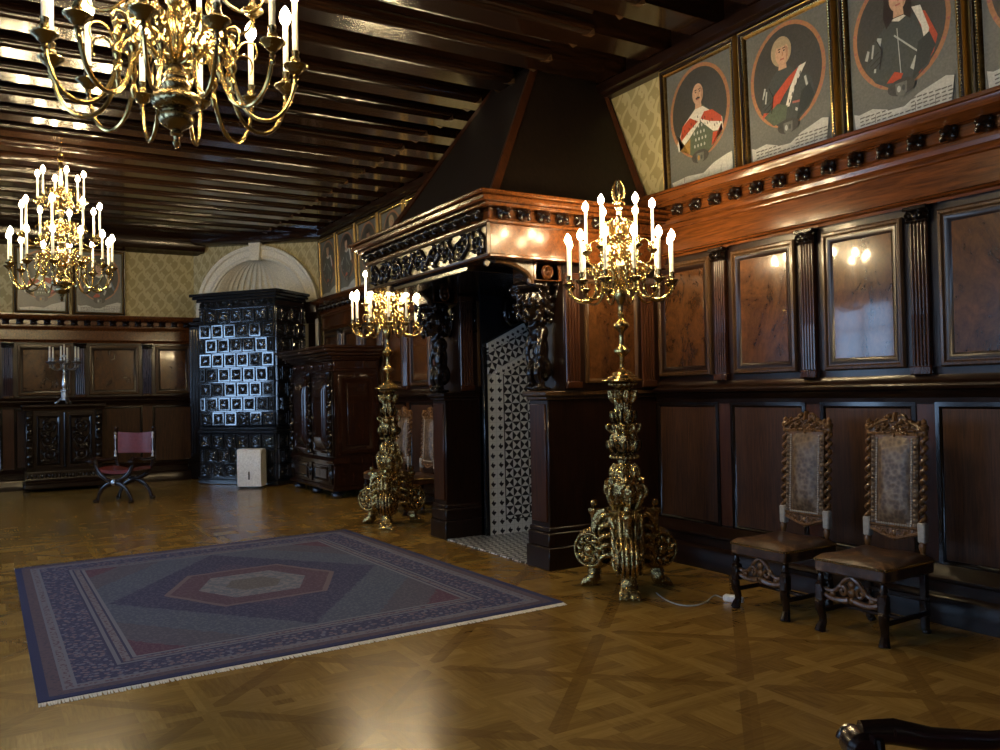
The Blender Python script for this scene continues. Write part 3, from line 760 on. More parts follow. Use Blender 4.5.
# ------------------------------------------------------------------ portraits
PT = {}
for k, c in dict(ground=(.135, .135, .115), oval=(.058, .055, .045), wreath=(.36, .17, .075), skin=(.52, .32, .20), red=(.42, .075, .035), ermine=(.62, .59, .50), armour=(.062, .068, .058), sheen=(.42, .44, .40), gold=(.38, .22, .06),
                 hair=(.03, .02, .014), fair=(.36, .28, .17), paper=(.50, .50, .44), ink=(.13, .12, .10), green=(.09, .11, .07), lips=(.34, .12, .09), shade=(.38, .21, .125), dim=(.036, .04, .034), blue=(.10, .14, .18)).items():
    PT[k] = plain('paint ' + k, c, .32, bump=.15, scale=60)
PK = list(PT); PL = [PT[k] for k in PK]
def portrait(name, loc, rz, W_, H_, spec, label, group='oval portraits above the panelling'):
    root = empty(name, loc, rz, label, 'painting', group)
    fw = .075; LEAN = RX(math.radians(-1.6))
    b = MB().frame(W_, H_, [(0, 0), (0, .03), (.012, .05), (.03, .046), (.04, .028), (.055, .034), (.068, .02), (fw, .012), (fw, 0), (0, 0)], LEAN @ T(0, 0, H_ / 2))
    fr = b.build('picture_frame', M['dark_wood'], root)
    MB().frame(W_, H_, [(-.002, .0), (-.002, .032), (.012, .053), (.018, .049)], LEAN @ T(0, 0, H_ / 2)).build('outer_gilt_edge', M['frame_gold'], fr)
    MB().frame(W_, H_, [(.052, .033), (.058, .040), (.068, .024), (fw, .016), (fw, .008)], LEAN @ T(0, 0, H_ / 2)).build('inner_gilt_edge', M['frame_gold'], fr)
    bd = MB(); n = int(H_ / .022)
    for sx in (-1, 1):
        for k in range(n): bd.ball((sx * (W_ / 2 - .047), .034, .02 + (H_ - .04) * k / (n - 1)), .009, 6, LEAN)
    n = int(W_ / .022)
    for zz in (.047, H_ - .047):
        for k in range(n): bd.ball((-W_ / 2 + .02 + (W_ - .04) * k / (n - 1), .034, zz), .009, 6, LEAN)
    bd.build('beading', M['brass'], fr)
    cw, ch = W_ - 2 * fw + .01, H_ - 2 * fw + .01
    c = MB(); lay = [0]
    def poly(pts, k):
        lay[0] += 1; y = .012 + .0004 * lay[0]
        c.add([(-x * cw, y, fw - .005 + z * ch) for x, z in pts], [tuple(range(len(pts)))], LEAN, PK.index(k))
    def ell(x, z, rx, rz, k, a0=0, a1=2 * PI, n=28): poly([(x + rx * math.cos(a0 + (a1 - a0) * i / n), z + rz * math.sin(a0 + (a1 - a0) * i / n)) for i in range(n)], k)
    def line(pts, w0, k):
        for (x0, z0), (x1, z1) in zip(pts, pts[1:]):
            d = math.hypot(x1 - x0, z1 - z0) or 1; nx, nz = -(z1 - z0) / d * w0, (x1 - x0) / d * w0
            poly([(x0 + nx, z0 + nz), (x1 + nx, z1 + nz), (x1 - nx, z1 - nz), (x0 - nx, z0 - nz)], k); lay[0] -= .8
    c.box(-cw / 2, cw / 2, .004, .012, fw - .005, fw - .005 + ch, 0, LEAN, PK.index('ground'))
    OX, OZ, RX_, RZ_ = 0, .595, .43, .375
    ell(OX, OZ, RX_ + .028, RZ_ + .021, 'wreath', n=40)
    for i in range(40):
        a = 2 * PI * i / 40; ell(RX_ * 1.03 * math.cos(a), OZ + RZ_ * 1.02 * math.sin(a), .014, .010, 'lips' if i % 2 else 'wreath', n=6); lay[0] -= .9
    ell(OX, OZ, RX_ - .012, RZ_ - .010, 'oval', n=40)
    hx, hz = spec.get('head', (0, .70))
    def inside(pts): return [(x, z) for x, z in ((max(-.37, min(.37, x)), z) for x, z in pts)]
    # torso
    body = [(hx - .04, hz - .10), (hx + .05, hz - .10), (hx + .16, hz - .17), (.29, hz - .26), (.33, hz - .40), (.25, .29), (.10, .215), (-.10, .215), (-.25, .29), (-.34, hz - .40), (-.30, hz - .27), (hx - .15, hz - .17)]
    poly(inside(body), spec.get('body', 'armour'))
    st = spec.get('style', 'armour')
    if st == 'ermine':
        poly([(-.05, hz - .12), (.06, hz - .12), (.22, hz - .21), (.34, hz - .27), (.35, hz - .38), (.20, hz - .36), (.02, hz - .24), (-.16, hz - .35), (-.34, hz - .44), (-.36, hz - .37), (-.24, hz - .22)], 'ermine')
        poly([(-.26, hz - .23), (-.14, hz - .18), (-.02, hz - .235), (-.16, hz - .29), (-.33, hz - .37)], 'red'); poly([(.08, hz - .17), (.20, hz - .18), (.33, hz - .26), (.34, hz - .31), (.16, hz - .27), (.02, hz - .22)], 'red')
        poly([(-.12, hz - .34), (0, hz - .26), (.14, hz - .33), (.16, .25), (0, .21), (-.14, .25)], 'green')
        poly([(-.32, hz - .43), (-.15, hz - .36), (-.16, .25), (-.24, .28), (-.34, .45)], 'gold'); poly([(.20, hz - .37), (.34, hz - .38), (.33, .42), (.24, .29), (.17, .26)], 'red')
        for i in range(18):
            x = -.30 + .6 * ((i * 7) % 18) / 17; z = hz - .34 + .22 * (1 - abs(x) / .32) * .55 + .02 * (i % 3); line([(x, z), (x + .004, z - .022)], .005, 'hair')
        for i in range(4):
            for j in range(4): ell(-.08 + .05 * i + .02 * (j % 2), .30 + .055 * j, .012, .015, 'sheen', n=8); lay[0] -= .9
    elif st == 'sash':
        poly([(.18, hz - .14), (.02, hz - .20), (-.16, hz - .30), (-.30, hz - .40), (-.32, .33), (-.16, .34), (-.04, hz - .32), (.10, hz - .22)], 'red')
        poly([(.24, hz - .14), (.15, hz - .15), (.04, hz - .28), (-.03, hz - .42), (.02, hz - .42), (.11, hz - .27)], 'ermine')
        for i in range(5): line([(.17 - .035 * i, hz - .19 - .045 * i), (.16 - .035 * i, hz - .215 - .045 * i)], .006, 'hair')
        poly([(-.30, .33), (-.12, .40), (0, .36), (-.03, .26), (-.18, .24)], 'green')
        line([(.22, hz - .24), (.27, hz - .42)], .012, 'sheen'); line([(.06, hz - .40), (.18, hz - .41)], .008, 'lips'); line([(.10, .30), (.11, hz - .45)], .014, 'sheen'); line([(-.27, hz - .22), (-.30, hz - .30)], .01, 'sheen')
    else:
        poly([(-.10, hz - .13), (0, hz - .16), (.10, hz - .13), (.09, hz - .10), (-.08, hz - .10)], 'ermine')
        poly([(.14, hz - .12), (.24, hz - .16), (.34, hz - .34), (.30, .36), (.16, .25), (.22, hz - .30)], spec.get('cloak', 'red'))
        poly([(.12, hz - .10), (.20, hz - .11), (.27, hz - .28), (.23, hz - .38), (.20, hz - .24)], 'ermine')
        line([(-.19, hz - .22), (-.225, hz - .34)], .022, 'sheen'); line([(-.20, hz - .23), (-.25, .36)], .010, 'sheen'); line([(-.30, hz - .28), (-.33, hz - .34)], .014, 'sheen'); line([(-.05, hz - .24), (.16, hz - .40)], .006, 'sheen'); line([(.10, .30), (.15, .37)], .018, 'sheen'); line([(-.02, hz - .2), (0, .27)], .004, 'sheen')
        poly([(-.14, .26), (-.06, .32), (.02, .29), (-.02, .24)], 'red')
    if st != 'ermine':                                               # cuirass: dark flank, pauldron and plate edges
        poly([(.10, .23), (.24, .30), (.32, hz - .40), (.27, hz - .30), (.17, hz - .34)], 'dim'); poly([(-.33, hz - .40), (-.29, hz - .28), (-.22, hz - .22), (-.17, hz - .30), (-.21, hz - .42)], 'armour')
        for i in range(3): line([(-.31 + .02 * i, hz - .36 - .03 * i), (-.20 + .01 * i, hz - .31 - .035 * i)], .003, 'hair')
        line([(-.22, hz - .23), (-.17, hz - .31), (-.20, hz - .43)], .004, 'hair'); line([(-.25, hz - .25), (-.27, hz - .34)], .009, 'sheen')
    # head
    hk = spec.get('hair', 'hair')
    if hk != 'bald':
        ell(hx - .01, hz + .012, .125, .112, hk); 
        if spec.get('wig'): poly([(hx - .13, hz + .02), (hx - .145, hz - .10), (hx - .12, hz - .18), (hx - .05, hz - .13), (hx + .05, hz - .13), (hx + .11, hz - .17), (hx + .125, hz - .08), (hx + .112, hz + .02)], hk)
    poly([(hx - .035, hz - .03), (hx + .04, hz - .03), (hx + .05, hz - .125), (hx - .05, hz - .125)], 'skin')
    ell(hx, hz - .005, .082, .088, 'skin'); poly([(hx + .03, hz + .06), (hx + .078, hz + .02), (hx + .076, hz - .03), (hx + .045, hz - .08), (hx + .05, hz)], 'shade')
    if hk != 'bald': ell(hx - .005, hz + .072, .085, .03, hk)
    for sx in (-.028, .03):
        ell(hx + sx, hz + .012, .012, .006, 'hair', n=8); line([(hx + sx - .018, hz + .03), (hx + sx + .016, hz + .032)], .004, 'hair')
    line([(hx + .006, hz + .01), (hx + .014, hz - .022), (hx - .002, hz - .026)], .004, 'wreath')
    line([(hx - .022, hz - .05), (hx + .026, hz - .049)], .006, 'lips')
    if spec.get('moustache'): line([(hx - .03, hz - .044), (hx, hz - .036), (hx + .032, hz - .043)], .007, 'hair')
    # arms shield and scroll
    ell(0, .205, .13, .055, 'oval'); poly([(-.055, .235), (.055, .235), (.05, .165), (0, .13), (-.05, .165)], spec.get('shield', 'ground')); ell(-.022, .195, .018, .022, 'gold' if st == 'ermine' else 'sheen', n=10); ell(.022, .195, .016, .02, 'armour', n=10)
    sp = [(-.46, .015), (.44, .015), (.47, .165), (.40, .18), (.15, .125), (.02, .07), (-.1, .075), (-.28, .12), (-.42, .105), (-.47, .12)] if spec.get('open') else [(-.44, .015), (.47, .015), (.47, .16), (.38, .15), (.20, .115), (.04, .055), (-.2, .07), (-.46, .05)]
    poly(sp, 'paper')
    for x in (-.26, .12, .3): line([(x, .02), (x + .005, .075)], .003, 'ink')
    if spec.get('open'):
        for r in range(4):
            for x in [-.41 + .055 * i for i in range(16)]:
                top = .10 if x < -.12 else (.06 if x < .06 else .135)
                z = .03 + .024 * r
                if z < top - .012: line([(x, z), (x + .036 + .012 * ((i_ := int(x * 900) + r * 7) % 2), z + .003)], .0045, 'ink')
    c.build('canvas', PL, root)
    return root
LP = lambda d: 'painted portrait of ' + d
rows = [(5.655, dict(head=(.0, .74), style='ermine', hair='bald', moustache=1, body='green'), LP('a balding moustached man in red and ermine mantle, beside the hood')),
        (4.665, dict(head=(-.04, .77), style='sash', hair='fair', shield='ground', open=1), LP('a fair haired man in armour with slanting red sash')),
        (3.67, dict(head=(.0, .80), style='armour', hair='hair', wig=1, open=1), LP('a long dark haired man in black armour with white collar')),
        (2.685, dict(head=(-.02, .84), style='armour', hair='hair', wig=1, cloak='green', open=1), LP('a sitter cut off by the right edge of the photo'))]
for y, sp_, lb in rows: portrait('portrait_painting', (XR - .012, y - .035, 3.415), PI / 2, .96, 1.21, sp_, lb)
far_lb = ['a man in dark coat, half hidden by the hood beyond the fireplace', 'a pale faced man beyond the fireplace, second from the hood', 'a man in blue grey beyond the fireplace, third from the hood', 'a man in brown beyond the fireplace, second from the room corner', 'a standing figure beside the shell niche corner']
for i, y in enumerate((11.45, 12.46, 13.47, 14.48, 15.45)):
    portrait('portrait_painting', (XR - .012, y, 3.415), PI / 2, .95, 1.20, [dict(head=(.02, .78), hair='hair', cloak='green'), dict(head=(0, .8), hair='fair', cloak='blue'), dict(head=(.03, .76), style='armour', cloak='blue', hair='hair'), dict(head=(0, .8), hair='hair', cloak='wreath'), dict(head=(0, .82), hair='hair', cloak='red')][i], LP(far_lb[i]))
for x, sp_, lb in ((.86, dict(head=(0, .72), style='ermine', hair='fair'), LP('a figure in red on the end wall, behind the lower chandelier')), (1.82, dict(head=(0, .74), hair='hair', cloak='blue', open=1), LP('a dim sitter on the end wall, right of the lower chandelier'))):
    portrait('portrait_painting', (x, YE - .012, 3.18), PI, .93, 1.27, sp_, lb)

# ------------------------------------------------------------------ candle arms, chandeliers, standing candelabra
BULB_ME = MB().lathe([(.009, 0), (.018, .006), (.026, .022), (.029, .038), (.025, .058), (.014, .078), (.003, .093), (0, .095)], 10).build('bulb', M['bulb'])
def candle_arm(parent, path, r, pan, mat, dark, ch=.26, sc_=1.0, posts=True, unlit=False, name='candle_arm', bulb=True):
    """one arm in the local x-z plane ending in drip pan, candle and bulb; pan = (radius, height)"""
    b = MB().tube(path, lambda t: r * (1.12 - .3 * abs(t - .5)), 8)
    if posts:
        px, pz = posts
        b.lathe([(0, -.13), (.008, -.125), (.012, -.10), (.018, -.085), (.012, -.07), (.010, -.04), (.02, -.02), (.022, 0), (.012, .02), (.010, .05), (.019, .065), (.019, .08), (.010, .095), (.012, .12), (.016, .135), (.006, .15), (0, .155)], 10, T(px, 0, pz) @ SC(sc_ * 1.05, sc_ * 1.05, sc_ * 1.05))
        for d in (1, -1): b.tube([(px + d * (.02 + .05 * sc_ * (1 - math.cos(t))), .0, pz + .05 * sc_ + .07 * sc_ * math.sin(t * .9)) for t in [i * .35 for i in range(12)]], [r * .8 * (1 - .05 * i) for i in range(12)], 6)
    a = b.build(name, mat, parent)
    x, z = pan
    MB().lathe([(0, -.10), (.008, -.098), (.013, -.085), (.007, -.07), (.016, -.055), (.010, -.04), (.022, -.032), (.036, -.02), (.042, -.008), (.058, .0), (.062, .008), (.058, .012), (.035, .006), (.02, .008), (.017, .03), (.023, .036), (.023, .046), (.016, .05), (.019, .075), (.021, .08), (.015, .085), (0, .085)], 14, T(x, 0, z) @ SC(sc_, sc_, sc_)).build('drip_pan', dark, a)
    zc = z + .08 * sc_
    MB().lathe([(.0145, 0), (.0145, ch - .01), (.011, ch), (0, ch)], 10, T(x, 0, zc) @ SC(sc_, sc_, 1)).build('candle', M['candle'], a)
    if bulb:
        o = link('bulb', BULB_ME.data, a); o.location = (x, 0, zc + ch - .002); o.scale = (sc_ * 1.05,) * 3
    return a
def around(arm, n, a0=0.0):
    arm.rotation_euler = (0, 0, a0)
    for k in range(1, n): dup(arm, rz=a0 + 2 * PI * k / n, parent=arm.parent)
def leafy(parent, n, path, r, mat, name, flat=.5, a0=0.0):
    o = MB().tube(path, r, 6, flat=flat).build(name, mat, parent); around(o, n, a0)

def chandelier(loc):
    root = empty('brass_chandelier', loc, .12, 'large brass chandelier close to the camera, cut off by the top of the photo', 'chandelier', 'three tier brass chandeliers')
    g = lambda t, z, r: r * (1 + .04 * math.cos(20 * t)) if (.205 < z < .26) else r
    MB().lathe([(0, 0), (.012, .012), (.020, .03), (.012, .045), (.016, .06), (.03, .07), (.03, .08), (.024, .088), (.05, .105), (.072, .12), (.084, .14), (.084, .158), (.07, .172), (.058, .18), (.062, .186), (.088, .193), (.104, .205), (.113, .222), (.115, .238), (.112, .252), (.101, .266), (.084, .274), (.07, .28), (.066, .286),
                (.075, .31), (.066, .325), (.06, .335), (.064, .345), (.052, .375), (.03, .40), (.022, .42)], 40, None, g).build('bowl', M['dark_brass'], root)
    MB().lathe([(.022, .41), (.045, .43), (.05, .45), (.03, .47), (.034, .50), (.05, .56), (.046, .66), (.03, .70), (.045, .72), (.045, .75), (.03, .77), (.028, .84), (.05, .88), (.055, .93), (.03, .98), (.024, 1.06), (.042, 1.10), (.045, 1.14),
                (.025, 1.18), (.02, 1.30), (.036, 1.36), (.04, 1.42), (.02, 1.50), (.016, 1.62), (.03, 1.66), (.026, 1.70), (.01, 1.74), (0, 1.75)], 20).build('stem', M['brass'], root)
    MB().tube([(.035 * math.cos(t), 0, 1.79 + .05 * math.sin(t)) for t in [2 * PI * i / 20 for i in range(20)]], .008, 8, closed=True).build('hanging_ring', M['brass'], root)
    ch = MB()
    for i in range(5): ch.tube([((.016 * math.cos(t) if i % 2 else 0), (0 if i % 2 else .016 * math.cos(t)), 1.865 + .075 * i + .042 * math.sin(t)) for t in [2 * PI * k / 12 for k in range(12)]], .0055, 6, closed=True)
    ch.build('chain', M['brass'], root)
    R1 = .575
    p = bez((.04, 0, .42), (.12, 0, .42), (.16, 0, .62), (.26, 0, .56), 10) + bez((.26, 0, .56), (.27, 0, .40), (.26, 0, .36), (.30, 0, .26), 8)[1:] + bez((.30, 0, .26), (.36, 0, .09), (.56, 0, .10), (R1, 0, .40), 14)[1:]
    around(candle_arm(root, p, .0105, (R1, .42), M['brass'], M['dark_brass'], .26, 1.0, (.27, .42)), 12)
    p = bez((.03, 0, .86), (.10, 0, .90), (.14, 0, .98), (.18, 0, .90), 8) + bez((.18, 0, .90), (.20, 0, .66), (.42, 0, .60), (.44, 0, .80), 14)[1:]
    around(candle_arm(root, p, .009, (.44, .82), M['brass'], M['dark_brass'], .26, .92, (.18, .84)), 8, .2)
    p = bez((.02, 0, 1.30), (.07, 0, 1.34), (.10, 0, 1.38), (.12, 0, 1.32), 8) + bez((.12, 0, 1.32), (.14, 0, 1.12), (.26, 0, 1.08), (.265, 0, 1.21), 12)[1:]
    around(candle_arm(root, p, .008, (.265, 1.23), M['brass'], M['dark_brass'], .25, .85, (.12, 1.27)), 6, .4)
    for n, r0, z0, s, a0 in ((6, .09, .50, .9, .26), (8, .15, .60, .7, 0), (8, .09, .95, .7, 0), (6, .06, 1.36, .6, 0)):
        sp = [(r0 + s * (.09 * (1 - .8 * t) * math.cos(4.2 - 8 * t)) + .05 * s, 0, z0 + s * .09 * (1 - .8 * t) * math.sin(4.2 - 8 * t)) for t in [i / 20 for i in range(21)]]
        leafy(root, n, sp, [.010 * s * (1 - .02 * i) for i in range(21)], M['brass'], 'scroll_leaf', .6, a0)
    return root
ch1 = chandelier((.80, 4.35, 2.82))
ch2 = dup(ch1, loc=(.79, 11.75, 2.82), rz=.3, label='large brass chandelier hanging before the end wall, seen whole with every bulb lit', group='three tier brass chandeliers')

def claw():
    e = [((.0, 0, .07), (.055, .05, .06)), ((.03, 0, .045), (.055, .055, .04))]
    for k in (-1.5, -.5, .5, 1.5):
        e += [((.065, k * .028, .035), (.034, .017, .03)), ((.092, k * .031, .02), (.022, .014, .02)), ((.11, k * .032, .011), (.012, .009, .011))]
    e += [((.0, 0, .12), (.04, .042, .03))]
    return blob('claw_foot', e, .009, M['gold'])
def mask():
    e = [((.02, 0, 0), (.04, .05, .06)), ((.05, 0, -.005), (.016, .012, .022)), ((.045, .02, .018), (.015, .014, .009)), ((.045, -.02, .018), (.015, .014, .009)), ((.046, 0, -.034), (.012, .022, .008))]
    for k in range(11):
        a = PI * k / 10; e.append(((.02, .058 * math.cos(a), .02 + .055 * math.sin(a)), (.022, .017, .017)))
    return blob('mask', e, .007, M['gold'])
def candelabrum(loc):
    root = empty('standing_candelabrum', loc, 0, 'tall gilded floor candelabrum in front of the near pier of the fireplace', 'candelabrum', 'gilded floor candelabra flanking the fireplace')
    def rf(t, z, r):
        if .44 < z < .63: return r * (1 + .10 * abs(math.sin(7 * t)))
        if .68 < z < 1.0: return r * (1 + .06 * math.sin(9 * t + 14 * z) * math.sin(40 * z) + .03 * math.sin(17 * t))
        if 1.08 < z < 1.30: return r * (1 + .09 * math.sin(8 * t) * (1 if z > 1.12 else .4) + .04 * math.sin(16 * t + 40 * z))
        if 1.33 < z < 1.6: return r * (1 + .10 * math.sin(8 * t + 3) * abs(math.sin(34 * z)) + .03 * math.sin(21 * t))
        return r
    def fine(p, k=5):
        q = []
        for (a, b), (c, d) in zip(p, p[1:]): q += [(a + (c - a) * i / k, b + (d - b) * i / k) for i in range(k)]
        return q + [p[-1]]
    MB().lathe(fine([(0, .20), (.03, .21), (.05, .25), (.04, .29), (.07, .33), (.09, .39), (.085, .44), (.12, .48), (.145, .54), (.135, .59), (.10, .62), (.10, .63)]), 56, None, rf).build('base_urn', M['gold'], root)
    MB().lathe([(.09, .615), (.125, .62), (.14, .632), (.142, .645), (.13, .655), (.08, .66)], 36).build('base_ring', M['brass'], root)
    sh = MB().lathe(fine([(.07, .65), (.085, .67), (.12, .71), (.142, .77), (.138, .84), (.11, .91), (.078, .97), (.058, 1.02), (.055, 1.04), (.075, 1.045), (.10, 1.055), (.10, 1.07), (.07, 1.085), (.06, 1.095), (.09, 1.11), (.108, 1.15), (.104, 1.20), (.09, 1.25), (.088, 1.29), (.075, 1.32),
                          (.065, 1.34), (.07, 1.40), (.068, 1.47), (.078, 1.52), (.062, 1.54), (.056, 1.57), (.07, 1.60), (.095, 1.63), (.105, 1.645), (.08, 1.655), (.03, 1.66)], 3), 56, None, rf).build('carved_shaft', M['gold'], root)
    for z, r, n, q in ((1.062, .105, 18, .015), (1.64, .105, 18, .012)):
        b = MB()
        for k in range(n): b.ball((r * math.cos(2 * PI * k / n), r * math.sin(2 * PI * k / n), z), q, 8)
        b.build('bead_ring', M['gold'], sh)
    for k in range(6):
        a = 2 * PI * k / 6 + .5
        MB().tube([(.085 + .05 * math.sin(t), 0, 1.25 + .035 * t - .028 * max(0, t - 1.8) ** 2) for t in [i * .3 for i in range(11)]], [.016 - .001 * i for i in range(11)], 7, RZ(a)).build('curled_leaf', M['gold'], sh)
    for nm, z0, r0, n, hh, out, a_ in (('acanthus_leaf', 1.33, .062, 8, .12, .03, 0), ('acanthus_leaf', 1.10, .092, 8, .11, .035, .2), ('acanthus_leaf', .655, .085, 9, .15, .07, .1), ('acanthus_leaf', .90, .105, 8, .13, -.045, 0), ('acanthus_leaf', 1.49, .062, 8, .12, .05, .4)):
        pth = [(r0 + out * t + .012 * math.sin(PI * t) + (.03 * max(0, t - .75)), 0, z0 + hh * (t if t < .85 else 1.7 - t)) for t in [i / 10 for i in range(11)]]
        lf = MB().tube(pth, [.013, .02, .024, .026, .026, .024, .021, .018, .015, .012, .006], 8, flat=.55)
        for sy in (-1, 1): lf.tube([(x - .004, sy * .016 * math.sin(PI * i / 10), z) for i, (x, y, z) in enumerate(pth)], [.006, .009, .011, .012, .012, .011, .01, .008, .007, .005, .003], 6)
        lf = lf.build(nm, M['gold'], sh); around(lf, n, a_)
    mk = mask()
    for k in range(3):
        o = link('mask', mk, sh); o.location = (.118 * math.cos(-1.98 + 2 * PI * k / 3), .118 * math.sin(-1.98 + 2 * PI * k / 3), .80); o.rotation_euler = (0, 0, -1.98 + 2 * PI * k / 3)
        a = -1.98 + PI / 3 + 2 * PI * k / 3
        MB().tube([(.10 + .075 * (1 - .75 * i / 22) * math.cos(1.2 + i * .38) + .03, 0, .80 + .085 * (1 - .75 * i / 22) * math.sin(1.2 + i * .38)) for i in range(23)], [.026 - .0007 * i for i in range(23)], 8, RZ(a)).build('shaft_scroll', M['gold'], sh)
    # three scrolled feet
    cl = claw()
    def foot():
        b = MB()
        cx, cz, R_ = .29, .31, .155
        out = [(cx + R_ * math.cos(a), cz + R_ * math.sin(a)) for a in [1.9 - 4.3 * i / 26 for i in range(27)]]
        path = [(.13, .62), (.18, .60), (.215, .56), (.225, .50)] + out
        # ribbed outer band
        V = []; F = []; nb = 33; wd = .078
        for i, (x, z) in enumerate(path):
            dx, dz = x - cx, z - cz; d = math.hypot(dx, dz) or 1
            for k in range(nb):
                y = -wd + 2 * wd * k / (nb - 1); rib = .016 * abs(math.sin(PI * 4 * k / (nb - 1))) - .045 * abs(y / wd) ** 3
                V.append((x + dx / d * rib, y, z + dz / d * rib))
        for i in range(len(path) - 1):
            for k in range(nb - 1): F.append((i * nb + k, i * nb + k + 1, (i + 1) * nb + k + 1, (i + 1) * nb + k))
        b.add(V, F)
        b.lathe([(0, -.075), (R_ * .80, -.075), (R_ * .86, -.05), (R_ * .86, .05), (R_ * .80, .075), (0, .075)], 40, T(cx, 0, cz) @ RX(PI / 2))
        f = b.build('scroll_foot', M['gold'], root)
        for sy in (-1, 1):
            W_ = Matrix(((1, 0, 0, cx), (0, sy, 0, sy * .07), (0, 0, 1, cz), (0, 0, 0, 1)))
            st = [(arc2(0, 0, .130, .130, 0, 2 * PI, 40), .016, .016, .03), (arc2(0, 0, .065, .065, 0, 2 * PI, 20), .012, .012, .024), ([(0, 0)], .045, .045, .045)]
            for k in range(9):
                a = 2 * PI * k / 9; st.append(([(.08 * math.cos(a), .08 * math.sin(a)), (.108 * math.cos(a + .3), .108 * math.sin(a + .3))], .028, .013, .034))
            MB().relief(.35, .35, 66, 66, st, W_, clip=.142).build('rosette', M['gold'], f)
        l = MB()
        for sy in (-1, 1):
            for k in range(5):
                z = .26 + .08 * k; l.tube(bez((.07, sy * .03, z), (.12, sy * .11, z + .05), (.18, sy * .13, z + .02), (.19, sy * .10, z - .06), 8), [.03 - .0024 * i for i in range(9)], 7)
            for yy in (.02, .058): l.tube([(.15, sy * yy, .635), (.205, sy * yy, .615), (.238, sy * yy, .56), (.245, sy * yy, .50), (.262, sy * yy, .455), (.285, sy * yy, .445), (.30, sy * yy, .46)], [.02, .026, .028, .026, .022, .016, .008], 8, flat=.7)
            l.tube(spiral3(.155, .53, .05, sy * .055), .013, 7)
        l.build('foot_leaves', M['gold'], f)
        MB().lathe([(.028, .42), (.034, .47), (.026, .52), (.03, .58), (.046, .605), (.05, .62), (.046, .635), (.03, .64), (.012, .645), (.026, .665), (.030, .68), (.024, .698), (0, .71)], 16, T(.285, 0, 0)).build('finial_knob', M['gold'], f)
        c = link('claw_foot', cl, f); c.location = (.29, 0, 0); c.scale = (.85, 1.45, 1.3)
        MB().tube([(.29, 0, .12), (.29, 0, .155), (.285, 0, .19)], [.06, .045, .07], 12).build('ankle', M['gold'], f)
        return f
    def spiral3(cx, cz, r, y): return [(x, y, z) for x, z in spiral(cx, cz, r, 1.3, -.5, 1, 18)]
    f = foot(); around(f, 3, math.radians(-126))
    # brass stem, dish and crown of candles
    MB().lathe([(.03, 1.655), (.15, 1.658), (.168, 1.668), (.165, 1.678), (.12, 1.69), (.115, 1.705), (.085, 1.72), (.08, 1.735), (.045, 1.75), (.025, 1.765), (.02, 1.78)], 40).build('dish', M['brass'], root)
    MB().lathe([(.02, 1.77), (.017, 1.80), (.032, 1.815), (.017, 1.83), (.022, 1.86), (.045, 1.88), (.065, 1.90), (.066, 1.915), (.045, 1.935), (.022, 1.955), (.018, 2.0), (.019, 2.05), (.026, 2.065), (.05, 2.085), (.064, 2.105), (.062, 2.125), (.035, 2.15), (.02, 2.175), (.028, 2.20), (.02, 2.22), (.022, 2.28), (.036, 2.30),
                (.05, 2.34), (.055, 2.40), (.03, 2.44), (.026, 2.52), (.045, 2.56), (.045, 2.60), (.024, 2.64), (.022, 2.74), (.03, 2.78), (.02, 2.80), (.02, 2.84)], 24).build('stem', M['brass'], root)
    R1 = .42
    p = bez((.03, 0, 2.42), (.12, 0, 2.56), (.20, 0, 2.50), (.20, 0, 2.42), 10) + bez((.20, 0, 2.42), (.20, 0, 2.26), (.42, 0, 2.28), (R1, 0, 2.43), 14)[1:]
    around(candle_arm(root, p, .0095, (R1, 2.44), M['brass'], M['dark_brass'], .255, .86, (.19, 2.47)), 12, .1)
    p = bez((.02, 0, 2.64), (.08, 0, 2.76), (.13, 0, 2.72), (.14, 0, 2.66), 8) + bez((.14, 0, 2.66), (.15, 0, 2.56), (.26, 0, 2.58), (.265, 0, 2.70), 10)[1:]
    around(candle_arm(root, p, .008, (.265, 2.71), M['brass'], M['dark_brass'], .27, .82, (.13, 2.70)), 6, .35)
    for n, r0, z0, s, a0 in ((12, .08, 2.48, .8, .0), (12, .20, 2.55, .55, .2), (6, .06, 2.72, .8, 0), (6, .12, 2.80, .5, .5)):
        sp = [(r0 + s * (.09 * (1 - .8 * t) * math.cos(4.2 - 8 * t)) + .05 * s, 0, z0 + s * .09 * (1 - .8 * t) * math.sin(4.2 - 8 * t)) for t in [i / 20 for i in range(21)]]
        leafy(root, n, sp, [.011 * s * (1 - .02 * i) for i in range(21)], M['brass'], 'scroll_leaf', .6, a0)
    fb = MB().lathe([(.02, 2.83), (.05, 2.85), (.06, 2.90), (.045, 2.95), (.02, 2.98), (.016, 3.04), (.028, 3.06), (.014, 3.08), (.012, 3.10)], 18).build('finial', M['brass'], root)
    for k in range(8):
        MB().tube([(.05 + .055 * math.sin(t), 0, 2.84 + .045 * t) for t in [i * .35 for i in range(9)]], [.014, .018, .02, .02, .02, .018, .015, .012, .006], 6, RZ(2 * PI * k / 8), flat=.5).build('finial_leaf', M['brass'], fb)
    for k in range(6):
        MB().tube([(.008 + .042 * math.sin(t), 0, 3.09 + .065 * t) for t in [i * .32 for i in range(10)]], [.008, .012, .015, .016, .015, .013, .011, .009, .007, .004], 6, RZ(2 * PI * k / 6), flat=.5).build('finial_petal', M['brass'], fb)
    for k in range(4): MB().tube([(.01 + .05 * t, 0, 3.09 + .03 * math.sin(t * 3)) for t in [i / 8 for i in range(9)]], .007, 6, RZ(PI * k / 2)).build('finial_leaf', M['brass'], fb)
    return root
cd1 = candelabrum((4.35, 5.32, 0))
cd2 = dup(cd1, loc=(4.20, 9.62, 0), rz=.06, label='tall gilded floor candelabrum on the far side of the fireplace, beside the wardrobe', group='gilded floor candelabra flanking the fireplace')
